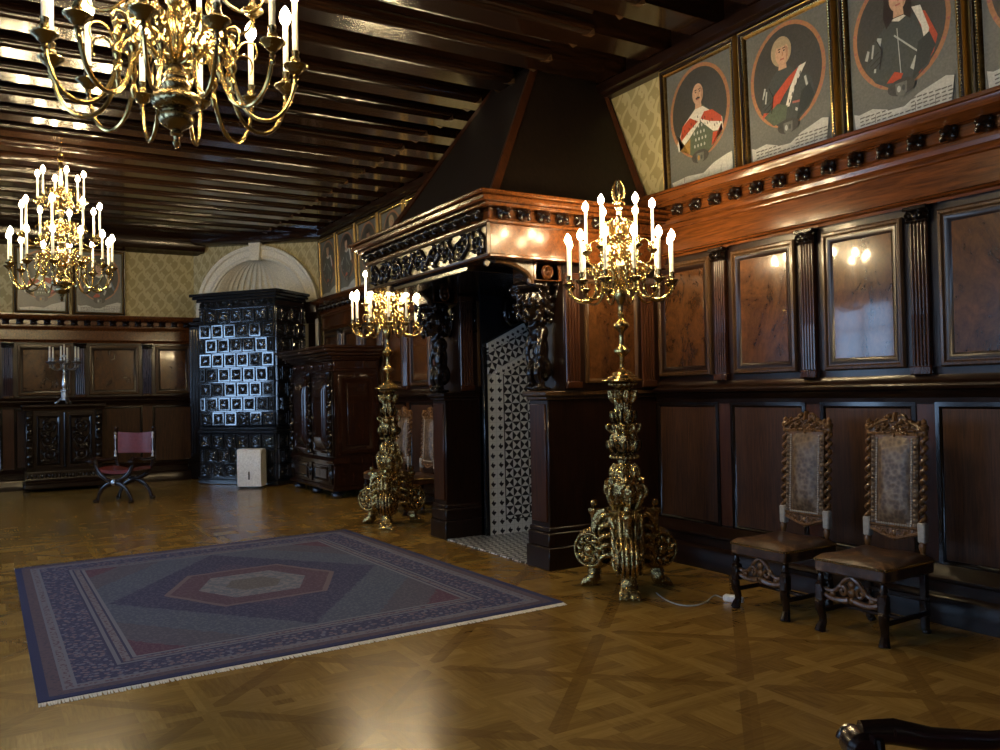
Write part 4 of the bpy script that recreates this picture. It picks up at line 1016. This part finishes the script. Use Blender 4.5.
bpy.data.objects.remove(BULB_ME)

# ------------------------------------------------------------------ rug
def rug():
    Q = [(.215, 5.14), (3.70, 5.28), (3.61, 9.61), (.205, 9.35)]; c = Vector((1.93, 7.34, 0))
    root = empty('oriental_rug', c, 0, 'large blue oriental rug with a red hexagonal medallion lying on the parquet', 'rug')
    def at(u, v, z=0):
        a = Vector(Q[0]).lerp(Vector(Q[1]), u); b = Vector(Q[3]).lerp(Vector(Q[2]), u); p = a.lerp(b, v); return (p.x - c.x, p.y - c.y, z)
    me = bpy.data.meshes.new('pile'); n = 24; V = []; F = []; U = []
    for i in range(n + 1):
        for j in range(n + 1):
            V.append(at(i / n, j / n, .011 + .0015 * math.sin(i * 1.7) * math.sin(j * 1.3))); U.append((i / n, j / n))
    for i in range(n):
        for j in range(n): F.append((i * (n + 1) + j, (i + 1) * (n + 1) + j, (i + 1) * (n + 1) + j + 1, i * (n + 1) + j + 1))
    b = len(V); cs = [(0, 0), (1, 0), (1, 1), (0, 1)]
    for u, v in cs: V.append(at(u, v, 0)); U.append((u, v))
    V += [at(u, v, .011) for u, v in cs]; U += cs
    F += [(b + k, b + (k + 1) % 4, b + 4 + (k + 1) % 4, b + 4 + k) for k in range(4)] + [(b + 3, b + 2, b + 1, b)]
    me.from_pydata(V, [], F); uv = me.uv_layers.new(name='uv')
    for l in me.loops: uv.data[l.index].uv = U[l.vertex_index]
    me.materials.append(rugmat(3.45, 4.27)); me.polygons.foreach_set('use_smooth', [True] * len(me.polygons))
    try: me.set_sharp_from_angle(angle=.6)
    except Exception: pass
    link('pile', me, root)
    rnd = random.Random(4)
    for v, d in ((0, -1), (1, 1)):
        f = MB(); k = 260
        for i in range(k):
            p = Vector(at((i + .5) / k, v)); q = p + Vector((rnd.uniform(-.006, .006), d * rnd.uniform(.05, .058), 0)); wv = Vector((.0062, 0, 0))
            f.add([p - wv + Vector((0, 0, .006)), p + wv + Vector((0, 0, .006)), q + wv * .7 + Vector((0, 0, .002)), q - wv * .7 + Vector((0, 0, .002)), p - wv, p + wv, q + wv * .7, q - wv * .7],
                  [(0, 1, 2, 3), (4, 5, 6, 7), (0, 1, 5, 4), (1, 2, 6, 5), (2, 3, 7, 6), (3, 0, 4, 7)])
        f.build('fringe', M['fringe'], root)
rug()

# ------------------------------------------------------------------ high backed carved chairs: local x across, +y to the front
def openwork(mb, strokes, M_, flat=.7):
    for pts, r0, r1, _ in strokes:
        n = len(pts)
        if n == 1: mb.ball((pts[0][0], 0, pts[0][1]), (r0, r0 * flat, r0), 10, M_)
        else: mb.tube([(x, 0, z) for x, z in pts], [r0 + (r1 - r0) * i / (n - 1) for i in range(n)], 7, M_)
    return mb
def mirror(st): return st + [([(-x, z) for x, z in p], a, b, h) for p, a, b, h in st]
def carved_chair(loc, rz, label, group):
    root = empty('carved_chair', loc, rz, label, 'chair', group)
    hw, yf, yb = .228, .235, -.235
    # seat
    s = MB(); n = 14; V = []; F = []
    for i in range(n + 1):
        for j in range(n + 1):
            x, y = -1 + 2 * i / n, -1 + 2 * j / n
            d = max(0, 1 - max(abs(x), abs(y)) ** 6); V.append((x * (hw + .024), y * .265, .475 + .045 * d + .006 * math.sin(5 * x + 3 * y) * d))
    for i in range(n):
        for j in range(n): F.append((i * (n + 1) + j, (i + 1) * (n + 1) + j, (i + 1) * (n + 1) + j + 1, i * (n + 1) + j + 1))
    s.add(V, F).box(-hw - .024, hw + .024, -.265, .265, .39, .478, .012)
    st = s.build('seat', M['seat_leather'], root)
    nb = MB()
    for i in range(26): nb.ball((-hw - .01 + (2 * hw + .02) * i / 25, .267, .466), .0085, 6)
    for sx in (-1, 1):
        for i in range(24): nb.ball((sx * (hw + .026), -.25 + .5 * i / 23, .466), .0085, 6)
    nb.build('upholstery_nails', M['brass'], st)
    for sx in (-1, 1):                                                    # front leg: turned neck, square block, scrolled foot
        x = sx * (hw - .005)
        l = MB().lathe([(.02, .40), (.026, .39), (.016, .375), (.022, .35), (.028, .335), (.018, .325), (.03, .312)], 12, T(x, yf, 0))
        l.box(x - .03, x + .03, yf - .03, yf + .03, .20, .315, .008)
        sec = [(.20, 0, .030), (.19, .012, .034), (.15, .012, .032), (.10, -.004, .026), (.06, -.006, .026), (.03, .008, .032), (.0, .016, .036)]
        P = [(x + sx * o * .4, yf + o, z) for z, o, r in sec]
        l.tube(P, [r * 1.0 for z, o, r in sec], 8)
        l.build('front_leg', M['leg_wood'], root)
        # back leg and upright with barley twist
        xb = sx * (hw - .032)
        b = MB().box(xb - .022, xb + .022, yb - .022, yb + .022, 0.02, .50, .006).box(xb - .026, xb + .026, yb - .026, yb + .026, .10, .22, .008).lathe([(.0, 0), (.026, .0), (.028, .012), (.02, .03), (.018, .04)], 10, T(xb, yb - .015, 0))
        lg = b.build('back_leg', M['leg_wood'], root)
        lean = lambda z: yb - .055 * (z - .56) / .8
        u = MB()
        u.lathe([(.02, .47), (.024, .49), (.014, .51), (.022, .54), (.024, .555), (.016, .58)], 10, T(xb, lean(.52), 0))
        tw = []; m = 120; z0, z1 = .70, 1.27
        u.tube([(xb + .013 * math.cos(2 * PI * 9 * i / m), lean(z0 + (z1 - z0) * i / m) + .013 * math.sin(2 * PI * 9 * i / m), z0 + (z1 - z0) * i / m) for i in range(m + 1)], .0145, 8)
        u.lathe([(.018, 1.26), (.024, 1.275), (.02, 1.29), (.028, 1.30), (.03, 1.32), (.018, 1.335), (.02, 1.35), (.01, 1.365), (0, 1.37)], 10, T(xb, lean(1.3), 0))
        up = u.build('twisted_post', M['twist_wood'], root)
        pb = MB().box(xb - .026, xb + .026, lean(.64) - .026, lean(.64) + .026, .575, .705, .008).build('post_block', M['pale_block'], up)  # reflection on the block is put into its pale colour
        pb['label'] = 'square block of the post, light reflecting off it painted as pale grey'
    lean_m = Matrix(((1, 0, 0, 0), (0, 1, -.06, yb + .034), (0, 0, 1, 0), (0, 0, 0, 1)))
    # back panel
    bp = MB().box(-.168, .168, -.014, .014, .655, 1.265, .006, lean_m)
    V = []; F = []; n = 16
    for i in range(n + 1):
        for j in range(n + 1):
            x, z = -1 + 2 * i / n, -1 + 2 * j / n; d = (1 - abs(x) ** 4) * (1 - abs(z) ** 6); V.append((x * .115, .014 + .028 * d, 0.96 + z * .275 + (.02 * (1 - x * x) if z > .9 else 0)))
    for i in range(n):
        for j in range(n): F.append((i * (n + 1) + j, (i + 1) * (n + 1) + j, (i + 1) * (n + 1) + j + 1, i * (n + 1) + j + 1))
    bk = bp.build('backrest', M['twist_wood'], root)
    MB().add(V, F, lean_m).build('leather_panel', M['tooled'], bk)
    e = MB()
    for sx in (-1, 1):
        for i in range(34): e.ball((sx * .126, .016, .69 + .545 * i / 33), .008, 6, lean_m)
    for i in range(15): e.ball((-.12 + .24 * i / 14, .016, .675), .008, 6, lean_m)
    e.build('panel_nails', M['pale_block'], bk)
    for sx in (-1, 1):
        MB().relief(.036, .58, 6, 80, [([(0, -.28 + .56 * i / 18)], .016, .016, .014) for i in range(19)], lean_m @ T(sx * .150, 0, .96), .012).build('carved_stile', M['tooled'], bk)
    # crest and lower rail
    cr = mirror([(spiral(.135, .025, .042, 1.4, PI * .9, 1), .013, .008, 0), (spiral(.055, .055, .042, 1.4, PI * .2, -1), .014, .008, 0), (bez((.0, 0), (.08, .0), (.14, -.01), (.21, -.005), 8), .016, .016, 0), (bez((.05, .09), (.09, .09), (.14, .07), (.20, .03), 8), .014, .018, 0),
                 ([(.205, .02), (.215, .05)], .018, .010, 0), (bez((.03, .115), (.05, .135), (.075, .12), (.085, .085), 6), .012, .010, 0), ([(.10, .035)], .02, .02, 0)]) + [([(0, .03)], .03, .03, 0), ([(0, .075), (0, .125), (0, .145)], .024, .012, 0), ([(-.2, -.012), (.2, -.012)], .014, .014, 0)]
    openwork(MB().prism([(-.19, -.02), (.19, -.02), (.2, .03), (.13, .055), (.085, .08), (.05, .115), (0, .125), (-.05, .115), (-.085, .08), (-.13, .055), (-.2, .03)], -.008, .008, lean_m @ T(0, -.004, 1.275) @ SC(.93, 1, .95)), cr, lean_m @ T(0, -.004, 1.275) @ SC(.93, 1.5, .95)).build('carved_crest', M['twist_wood'], root)
    rn = random.Random(12); cv = MB()
    for i in range(70):
        x, z = rn.uniform(-.2, .2), rn.uniform(-.02, .125)
        if z < .125 - .42 * max(0, abs(x) - .04) ** 1.15 * 1.1 and z < .13: cv.ball((0, 0, 0), (rn.uniform(.008, .02), .012, rn.uniform(.008, .016)), 8, lean_m @ T(0, -.004, 1.275) @ SC(.93, 1.5, .95) @ T(x, .008, z) @ RY(rn.uniform(0, 3)))
    cv.build('crest_leafage', M['twist_wood'], bk)
    lr = mirror([(spiral(.12, .0, .032, 1.3, PI, 1), .012, .008, 0), (bez((.0, -.05), (.05, -.05), (.09, -.03), (.20, .0), 8), .014, .014, 0), (spiral(.045, -.01, .034, 1.3, 0, -1), .012, .008, 0)]) + [([(-.21, .028), (.21, .028)], .015, .015, 0), ([(0, -.02)], .024, .024, 0), ([(0, -.045), (0, -.07)], .016, .008, 0)]
    openwork(MB().prism([(-.19, .02), (.19, .02), (.17, -.01), (.09, -.03), (.03, -.055), (-.03, -.055), (-.09, -.03), (-.17, -.01)], -.008, .008, lean_m @ T(0, 0, .635)), lr, lean_m @ T(0, 0, .635) @ SC(.92, 1.3, 1)).build('lower_rail', M['twist_wood'], root)
    fs = mirror([(bez((.225, .0), (.17, -.045), (.10, -.05), (.02, -.03), 10), .016, .02, 0), (spiral(.065, .02, .038, 1.3, 0, 1), .014, .008, 0), (bez((.20, .02), (.15, -.01), (.10, .02), (.07, .06), 8), .013, .012, 0), (bez((.075, .06), (.05, .10), (.03, .10), (.0, .12), 8), .014, .014, 0), ([(.14, -.01)], .022, .022, 0)]) + [([(0, .02)], .03, .03, 0), ([(0, .07)], .026, .026, 0), ([(0, -.03)], .024, .024, 0)]
    openwork(MB(), fs, T(0, yf - .005, .265)).build('carved_stretcher', M['twist_wood'], root)
    MB().box(-.012, .012, yb, yf, .12, .15, .006, T(-hw + .008, 0, 0)).build('side_stretcher', M['leg_wood'], root)
    MB().box(-.012, .012, yb, yf, .12, .15, .006, T(hw - .008, 0, 0)).build('side_stretcher', M['leg_wood'], root)
    MB().box(-hw, hw, -.014, .014, .20, .24, .006, T(0, yb, 0)).build('back_stretcher', M['leg_wood'], root)
    MB().box(-hw + .01, hw - .01, -.012, .012, .122, .148, .006, T(0, .02, 0)).build('cross_stretcher', M['leg_wood'], root)
    return root
G = 'carved chairs with tooled leather against the panelling'
k1 = carved_chair((4.89, 3.49, 0), PI / 2 + .02, 'high backed carved chair with worn brown seat, second from the near gilded candelabrum', G)
dup(k1, (4.89, 4.22, 0), PI / 2 - .02, 'high backed carved chair with brown seat, its leg beside the white plug', G)
dup(k1, (4.90, 10.45, 0), PI / 2 + .05, 'high backed carved chair with pale back beyond the fireplace, nearer the fireplace pier', G)
dup(k1, (4.90, 11.30, 0), PI / 2 + .05, 'high backed carved chair half hidden behind the farther gilded candelabrum, beside the wardrobe', G)

# ------------------------------------------------------------------ folding X-frame armchairs
def x_chair(loc, rz, label):
    root = empty('cross_frame_armchair', loc, rz, label, 'chair')
    hw = .30
    for nm, y in (('front_frame', .22), ('back_frame', -.24)):
        f = MB()
        for sx in (-1, 1):
            p = bez((sx * .27, y, .0), (sx * .24, y, .18), (sx * .14, y, .26), (0, y, .29), 10) + bez((0, y, .29), (-sx * .16, y, .33), (-sx * .28, y, .40), (-sx * .30, y, .60), 12)[1:]
            f.tube(p, [.032, .027, .025, .025, .026, .027, .028, .03, .032, .034, .036, .034, .032, .03, .03, .03, .03, .029, .029, .028, .028, .028, .028], 8, flat=.8)
            f.ball((sx * .275, y + (.02 if y > 0 else -.01), .028), (.04, .045, .028), 10)
        f.build(nm, M['leg_wood'], root)
        MB().lathe([(0, -.03), (.03, -.028), (.045, -.015), (.02, 0), (.03, .01), (0, .022)], 14, T(0, y + (.03 if y > 0 else -.03), .29) @ RX(PI / 2 * (-1 if y > 0 else 1))).build('rosette_boss', M['silver'], root)
    s = MB(); n = 12; V = []; F = []
    for i in range(n + 1):
        for j in range(n + 1):
            x, y = -1 + 2 * i / n, -1 + 2 * j / n; V.append((x * .265, y * .22 - .01, .45 + .035 * x * x + .012 * (1 - y * y)))
    for i in range(n):
        for j in range(n): F.append((i * (n + 1) + j, (i + 1) * (n + 1) + j, (i + 1) * (n + 1) + j + 1, i * (n + 1) + j + 1))
    V2 = [(x, y, z - .045) for x, y, z in V]
    s.add(V, F).add(V2, F)
    rim = [i * (n + 1) for i in range(n + 1)] + [n * (n + 1) + j for j in range(1, n + 1)] + [i * (n + 1) + n for i in range(n - 1, -1, -1)] + [j for j in range(n - 1, 0, -1)]
    for a, c in zip(rim, rim[1:] + rim[:1]): s.add([V[a], V[c], V2[c], V2[a]], [(0, 1, 2, 3)])
    s.build('seat', M['red_leather'], root)
    for sx in (-1, 1):
        a = MB().tube([(sx * .30, -.26, .60), (sx * .305, -.1, .585), (sx * .31, .06, .592), (sx * .31, .17, .615), (sx * .31, .26, .615)], [.026, .028, .034, .038, .034], 10, flat=.8)
        a.lathe([(0, -.045), (.03, -.045), (.045, -.03), (.048, 0), (.045, .03), (.03, .045), (0, .045)], 18, T(sx * .31, .265, .58) @ RY(PI / 2))
        a.tube([(sx * .31 + .0, .265 + .036 * math.cos(t) * (1 - t / 9), .58 + .036 * math.sin(t) * (1 - t / 9)) for t in [i * .35 for i in range(16)]], .012, 6, T(sx * .046, 0, 0))
        a.build('armrest', M['leg_wood'], root)
        p = MB().box(sx * .30 - .026, sx * .30 + .026, -.275, -.225, .58, .99, .008)
        p.lathe([(.028, .985), (.034, 1.0), (.018, 1.01), (.03, 1.03), (.028, 1.05), (0, 1.065)], 12, T(sx * .30, -.25, 0))
        po = p.build('back_post', M['leg_wood'], root)
        sd = MB()
        for z in (.66, .93): sd.lathe([(0, -.05), (.012, -.048), (.02, -.03), (.011, 0), (.02, .03), (.012, .048), (0, .05)], 10, T(sx * .30, -.222, z))
        sd.tube([(sx * .30, -.222, .68), (sx * .30, -.222, .92)], .008, 8).build('post_ornament', M['silver'], po)
    V = []; F = []; n = 12
    for o in (-.012, .012):
        for i in range(n + 1):
            for j in range(n + 1):
                x, z = -1 + 2 * i / n, j / n; V.append((x * .28, -.25 + o - .045 * (1 - x * x), .67 + .31 * z - .02 * (1 - x * x) * (1 if j == n else 0)))
    q = (n + 1) ** 2
    for k in (0, q):
        for i in range(n):
            for j in range(n): F.append((k + i * (n + 1) + j, k + (i + 1) * (n + 1) + j, k + (i + 1) * (n + 1) + j + 1, k + i * (n + 1) + j + 1))
    for a, c in zip(rim, rim[1:] + rim[:1]): F.append((a, c, q + c, q + a))
    MB().add(V, F).build('backrest', M['red_leather'], root)
    return root
x1 = x_chair((1.83, 14.55, 0), math.radians(137), 'cross framed armchair with red leather seat and back in front of the carved cabinet')
x2 = dup(x1, (2.175, 1.165, 0), math.radians(59), 'dark armchair of which only a scrolled arm shows at the bottom edge')
x1.scale = (1.12, 1.12, 1.1)

# ------------------------------------------------------------------ carved cabinet on the end wall and its candelabrum
def cabinet():
    root = empty('carved_cabinet', (1.16, 17.15, 0), 0, 'low dark carved two door cabinet against the end wall, carrying a silver candelabrum', 'cabinet')
    W_ = basis((1.16, 16.90, 0), (1, 0, 0), (0, -1, 0)); hw = .60; D = M['dark_wood']
    B = lambda mb, nm, mt, par=root: mb.build(nm, mt, par, True)
    B(MB().box(-hw, hw, -.56, 0, .30, 1.44, .006, W_), 'body', D)
    B(MB().box(-hw - .04, hw + .04, -.56, .05, .06, .16, .02, W_).run([(-.5, .16), (.05, .16), (.06, .19), (.03, .22), (.02, .24), (.035, .33), (.03, .36), (-.5, .36)], -hw - .02, hw + .02, W_), 'base', D)
    B(MB().box(-hw - .07, hw + .07, -.56, .08, 1.49, 1.535, .012, W_).run([(-.5, 1.43), (.02, 1.43), (.03, 1.46), (.06, 1.475), (.07, 1.49), (-.5, 1.49)], -hw - .05, hw + .05, W_), 'cabinet_top', D)
    g = MB()
    for k in range(22): g.ball((-hw + .03 + (2 * hw - .06) * k / 21, .035, .285), (.022, .018, .042), 8, W_)
    B(g, 'gadrooning', M['carved'])
    for sx in (-1, 1):
        d = B(MB().box(sx * .255 - .215, sx * .255 + .215, 0, .03, .42, 1.39, .006, W_), 'cabinet_door', D)
        MB().frame(.36, .86, [(0, .03), (0, .045), (.015, .055), (.035, .04), (.045, .03)], W_, cx=sx * .255, cz=.905).build('door_moulding', M['carved'], d, True)
        rl = [(p2 := [(z, x) for x, z in p], a, b, h) for p, a, b, h in foliage(.74, .26, 3, .035, 9)]
        MB().relief(.27, .77, 36, 96, [(q[1] if isinstance(q[0], int) else q[0], q[1], q[2], q[3]) for q in rl], W_ @ T(sx * .255, 0, .905), .028).build('carved_panel', M['carved'], d, True)
        p = MB().box(sx * .545 - .055, sx * .545 + .055, 0, .05, .37, 1.43, .008, W_)
        for z, r in ((1.30, .05), (1.18, .04), (1.06, .05), (.92, .042), (.78, .045), (.62, .05), (.50, .045)): p.ball((sx * .545, .055, z), (r, .035, r * 1.15), 10, W_)
        B(p, 'carved_pilaster', M['carved'])
        for y in (.0, -.5): B(MB().ball((sx * (hw - .02), y, .035), (.06, .06, .035), 12, W_), 'bun_foot', M['carved'])
    B(MB().tube([(0, .035, .42), (0, .035, 1.39)], .02, 8, W_), 'door_stile', M['carved'])
cabinet()
def table_candelabrum():
    root = empty('table_candelabrum', (1.17, 17.0, 1.539), .2, 'unlit silver candelabrum with white candles standing on the carved cabinet', 'candelabrum')
    b = MB()
    for k in range(3):
        a = 2 * PI * k / 3 - PI / 2
        b.tube([(.0, 0, .10), (.06, 0, .09), (.11, 0, .04), (.14, 0, .015), (.155, 0, .012)], [.02, .02, .018, .02, .014], 8, RZ(a))
    b.lathe([(.055, .06), (.075, .075), (.075, .10), (.06, .11), (.055, .22), (.07, .235), (.07, .25), (.045, .26)], 8)
    b.build('foot', M['silver'], root)
    MB().lathe([(.02, .25), (.03, .28), (.045, .31), (.04, .40), (.025, .50), (.02, .52), (.032, .54), (.02, .56), (.018, .62), (.035, .65), (.04, .69), (.02, .72), (.016, .84)], 18).build('stem', M['silver'], root)
    a = candle_arm(root, bez((.02, 0, .68), (.08, 0, .58), (.23, 0, .58), (.24, 0, .72), 12), .010, (.24, .74), M['silver'], M['silver'], .2, 1.0, False, bulb=False)
    around(a, 6, .05)
    MB().lathe([(.016, .83), (.04, .85), (.04, .86), (.018, .87), (.016, .90)], 12).build('socket', M['silver'], root)
    MB().lathe([(.013, .89), (.013, 1.06), (0, 1.065)], 10).build('candle', M['candle'], root)
table_candelabrum()

# ------------------------------------------------------------------ wardrobe
def wardrobe():
    Y0, Y1, XF, XB = 12.52, 14.55, 4.56, 5.30; yc = (Y0 + Y1) / 2; hw = (Y1 - Y0) / 2
    root = empty('wardrobe', (4.95, yc, 0), 0, 'big dark baroque wardrobe on bun feet standing between the tiled stove and the far candelabrum', 'wardrobe')
    W_ = basis((XF, yc, 0), (0, 1, 0), (-1, 0, 0)); D = M['red_dark'] = wood('red brown polished walnut', (.016, .006, .0035), (.058, .02, .009), .2, coat=.7, coat_rough=.06); dp = XB - XF
    B = lambda mb, nm, mt, par=root: mb.build(nm, mt, par, True)
    B(MB().box(-hw, hw, -dp, 0, .62, 1.98, .006, W_), 'body', D)
    B(MB().box(-hw - .03, hw + .03, -dp, .03, .19, .55, .01, W_).run([(-dp, .13), (.06, .13), (.065, .155), (.04, .19), (-dp, .19)], -hw - .06, hw + .06, W_).run([(-dp, .54), (.05, .54), (.06, .58), (.03, .61), (.0, .63), (-dp, .63)], -hw - .05, hw + .05, W_), 'base', D)
    c = MB()
    for z0, z1, o in ((1.96, 2.00, .02), (2.00, 2.14, .0), (2.14, 2.17, .04), (2.17, 2.21, .09), (2.21, 2.26, .15), (2.26, 2.32, .22), (2.32, 2.36, .25)): c.box(-hw - o, hw + o, -dp, o, z0, z1, .012, W_)
    for k in range(5): c.ball((-hw + .12 + (2 * hw - .24) * k / 4, .01, 2.07), (.06, .035, .05), 10, W_)
    B(c, 'wardrobe_cornice', D)
    for sx in (-1, 1):
        d = B(MB().box(sx * .49 - .38, sx * .49 + .38, 0, .025, .66, 1.94, .006, W_), 'wardrobe_door', D)
        o = MB(); V = []; F = []; n = 18
        for i in range(n + 1):
            for j in range(n + 1):
                x, z = -1 + 2 * i / n, -1 + 2 * j / n; h = .075 * min(1, (1 - max(abs(x), abs(z))) * 3.2) ** .7; V.append((sx * .49 + x * .27, .025 + h, 1.30 + z * .56))
        for i in range(n):
            for j in range(n): F.append((i * (n + 1) + j, (i + 1) * (n + 1) + j, (i + 1) * (n + 1) + j + 1, i * (n + 1) + j + 1))
        o.add(V, F, W_).frame(.70, 1.22, [(0, .025), (0, .05), (.02, .06), (.05, .055), (.07, .03), (.08, .025)], W_, cx=sx * .49, cz=1.30).build('cushion_panel', D, d, True)
        MB().lathe([(0, 0), (.012, .01), (.02, .03), (.012, .045), (0, .048)], 10, W_ @ T(sx * .14, .03, 1.25) @ RX(-PI / 2)).build('knob', M['brass'], d, True)
        dr = B(MB().box(sx * .49 - .36, sx * .49 + .36, .03, .05, .24, .50, .008, W_), 'drawer', D)
        MB().frame(.64, .22, [(0, .05), (0, .062), (.02, .066), (.035, .055), (.04, .05)], W_, cx=sx * .49, cz=.37).build('drawer_moulding', M['carved'], dr, True)
    for px in (-.94, 0, .94):
        p = MB().box(px - .075, px + .075, 0, .035, .64, 1.96, .006, W_)
        m = 80; p.tube([(px + .012 * math.cos(i * .55), .055 + .012 * math.sin(i * .55), .74 + 1.1 * i / m) for i in range(m + 1)], [.034 + .006 * math.sin(i * .8) for i in range(m + 1)], 8, W_)
        p.lathe([(.05, .66), (.055, .70), (.035, .74)], 12, W_ @ T(px, .05, 0)).lathe([(.035, 1.84), (.06, 1.90), (.06, 1.95)], 12, W_ @ T(px, .05, 0))
        B(p, 'twisted_column', M['carved'])
        B(MB().box(px - .07, px + .07, .03, .06, .22, .52, .01, W_).ball((px, .06, .37), (.045, .02, .08), 10, W_), 'base_block', M['carved'])
    for px in (-.92, 0, .92):
        for y in (-.06, -dp + .1):
            B(MB().lathe([(0, 0), (.05, 0), (.085, .03), (.09, .06), (.075, .095), (.05, .11), (.055, .135)], 18, W_ @ T(px, y, 0)), 'bun_foot', M['stove'])
    S_ = basis((0, Y0, 0), (1, 0, 0), (0, -1, 0))                         # panelled near side
    B(MB().frame(.62, 1.22, [(0, 0), (0, .03), (.03, .04), (.07, .03), (.10, .01), (.12, .006)], S_, cx=(XF + XB) / 2, cz=1.30).box((XF + XB) / 2 - .17, (XF + XB) / 2 + .17, 0, .035, .82, 1.78, .02, S_), 'side_panel', D)
wardrobe()

# ------------------------------------------------------------------ tiled stove and dehumidifier
def stove():
    A, Bp = Vector((3.39, 16.41, 0)), Vector((4.41, 15.09, 0)); s = (Bp - A).normalized(); n = Vector((s.y, -s.x, 0)); L_ = (Bp - A).length; D = .92
    root = empty('tiled_stove', (A + Bp) / 2 - n * D / 2, 0, 'tall black glazed tiled stove standing in the corner below the white shell niche', 'stove')
    WF = basis(A, s, n); WS = basis(Bp, -n, s)                            # front face; right hand face
    B = lambda mb, nm, par=root: mb.build(nm, M['stove'], par, True)
    B(MB().box(0, L_, -D, 0, 1.06, 3.36, .02, WF), 'stove_body')
    B(MB().box(-.04, L_ + .04, -D - .02, .05, 0, .10, .015, WF).box(-.02, L_ + .02, -D, .03, .10, .94, .01, WF).box(-.05, L_ + .05, -D - .02, .06, .94, 1.0, .02, WF).box(-.02, L_ + .02, -D, .03, 1.0, 1.06, .02, WF), 'stove_base')
    B(MB().box(-.02, L_ + .02, -D, .02, 3.22, 3.26, .01, WF).box(-.05, L_ + .05, -D, .05, 3.36, 3.41, .015, WF).box(-.10, L_ + .10, -D, .10, 3.41, 3.46, .02, WF).box(-.14, L_ + .14, -D, .14, 3.46, 3.52, .02, WF), 'stove_cornice')
    def tiles(W_, L__, z0, rows, th, cols, nm, ov=0.0):
        b = MB(); cw = L__ / cols
        for r in range(rows):
            off = cw / 2 if r % 2 else 0; z = z0 + th * (r + .5)
            xs = [(k * cw + off, (k + 1) * cw + off) for k in range(-1, cols + 1)]
            for x0, x1 in xs:
                x0, x1 = max(0, x0), min(L__, x1)
                if x1 - x0 < .06: continue
                w_ = x1 - x0 - .012; cx = (x0 + x1) / 2; h = th - .012; i = min(w_, h)
                rq = random.Random(r * 57 + int(cx * 90)); Wt = W_ @ T(cx, 0, z) @ RX(rq.uniform(-.03, .03)) @ RZ(rq.uniform(-.035, .035))
                b.frame(w_, h, [(0, ov - .006), (.004, ov + .026), (.010, ov + .034), (.034, ov + .034), (.044, ov + .016), (.055, ov + .012)], Wt)
                rd = random.Random(r * 31 + int(cx * 100))
                st = [([(0, 0)], i * .2, i * .2, .028), (arc2(0, 0, w_ * .29, h * .29, 0, 2 * PI, 16), .016, .016, .022)]
                for k in range(5):
                    a = 2 * PI * k / 5 + rd.random(); st.append(([(w_ * .12 * math.cos(a), h * .12 * math.sin(a)), (w_ * .25 * math.cos(a + .5), h * .25 * math.sin(a + .5))], .024, .012, .03))
                b.relief(w_ - .10, h - .10, 12, 12, st, Wt, ov + .012)
        return B(b, nm)
    tiles(WF, L_, 1.07, 8, .268, 6, 'front_tiles'); tiles(WS, D, 1.07, 8, .268, 3, 'side_tiles')
    tiles(WF, L_, .12, 3, .27, 6, 'base_tiles', .03); tiles(WS, D, .12, 3, .27, 3, 'base_tiles', .02)
    fz = MB().relief(L_, .09, 200, 12, foliage(L_, .09, 12, .03, 2), WF @ T(L_ / 2, 0, 3.31), .004); B(fz, 'carved_band')
stove()
def dehumidifier():
    p = Vector((3.88, 14.95, 0)); s = Vector((.82, -.57, 0)).normalized(); n = Vector((s.y, -s.x, 0))
    root = empty('dehumidifier', p - n * .14, 0, 'white plastic dehumidifier box standing on the floor before the black stove', 'appliance')
    W_ = basis(p, s, n); w_ = .21
    prof = [(-.28, .04), (-.005, .04), (0, .07), (.012, .36), (.0, .62), (-.03, .665), (-.24, .675), (-.28, .64)]
    MB().run(prof, -w_, w_, W_).build('housing', M['white_plastic'], root, True)
    MB().box(-w_ + .01, w_ - .01, -.27, -.01, .02, .045, .008, W_).build('base', M['blacktrim'], root, True)
    MB().box(-w_ - .012, w_ + .012, -.25, .0, .60, .69, .02, W_).build('lid', M['white_plastic'], root, True)
    MB().box(-.012, .012, .005, .018, .16, .30, .004, W_).build('water_gauge', M['blacktrim'], root, True)
    for sx in (-1, 1):
        for y in (-.05, -.23): MB().ball((sx * (w_ - .04), y, .02), .02, 10, W_).build('castor', M['blacktrim'], root, True)
dehumidifier()

# ------------------------------------------------------------------ cord and white plug on the floor
def cord():
    pts = bez((4.46, 5.10, .006), (4.25, 4.70, .006), (4.35, 4.55, .006), (4.62, 4.70, .006), 16) + bez((4.62, 4.70, .006), (4.85, 4.85, .006), (4.75, 4.75, .006), (4.74, 4.66, .012), 10)[1:]
    o = MB().tube(pts, .005, 7).build('power_cord', M['cord']); tag(o, 'thin pale power cord lying on the parquet between the candelabrum and the chairs', 'cord')
    r = empty('plug_adapter', (4.74, 4.585, 0), .4, 'small white plug adapter lying on the parquet beside the chair leg', 'plug')
    MB().box(-.028, .028, -.06, .06, 0, .05, .012).build('plug_body', M['white_plastic'], r)
    MB().lathe([(.022, 0), (.02, .03), (.012, .035), (0, .035)], 14, T(0, -.06, .025) @ RX(PI / 2)).build('plug_face', M['cord'], r)
cord()
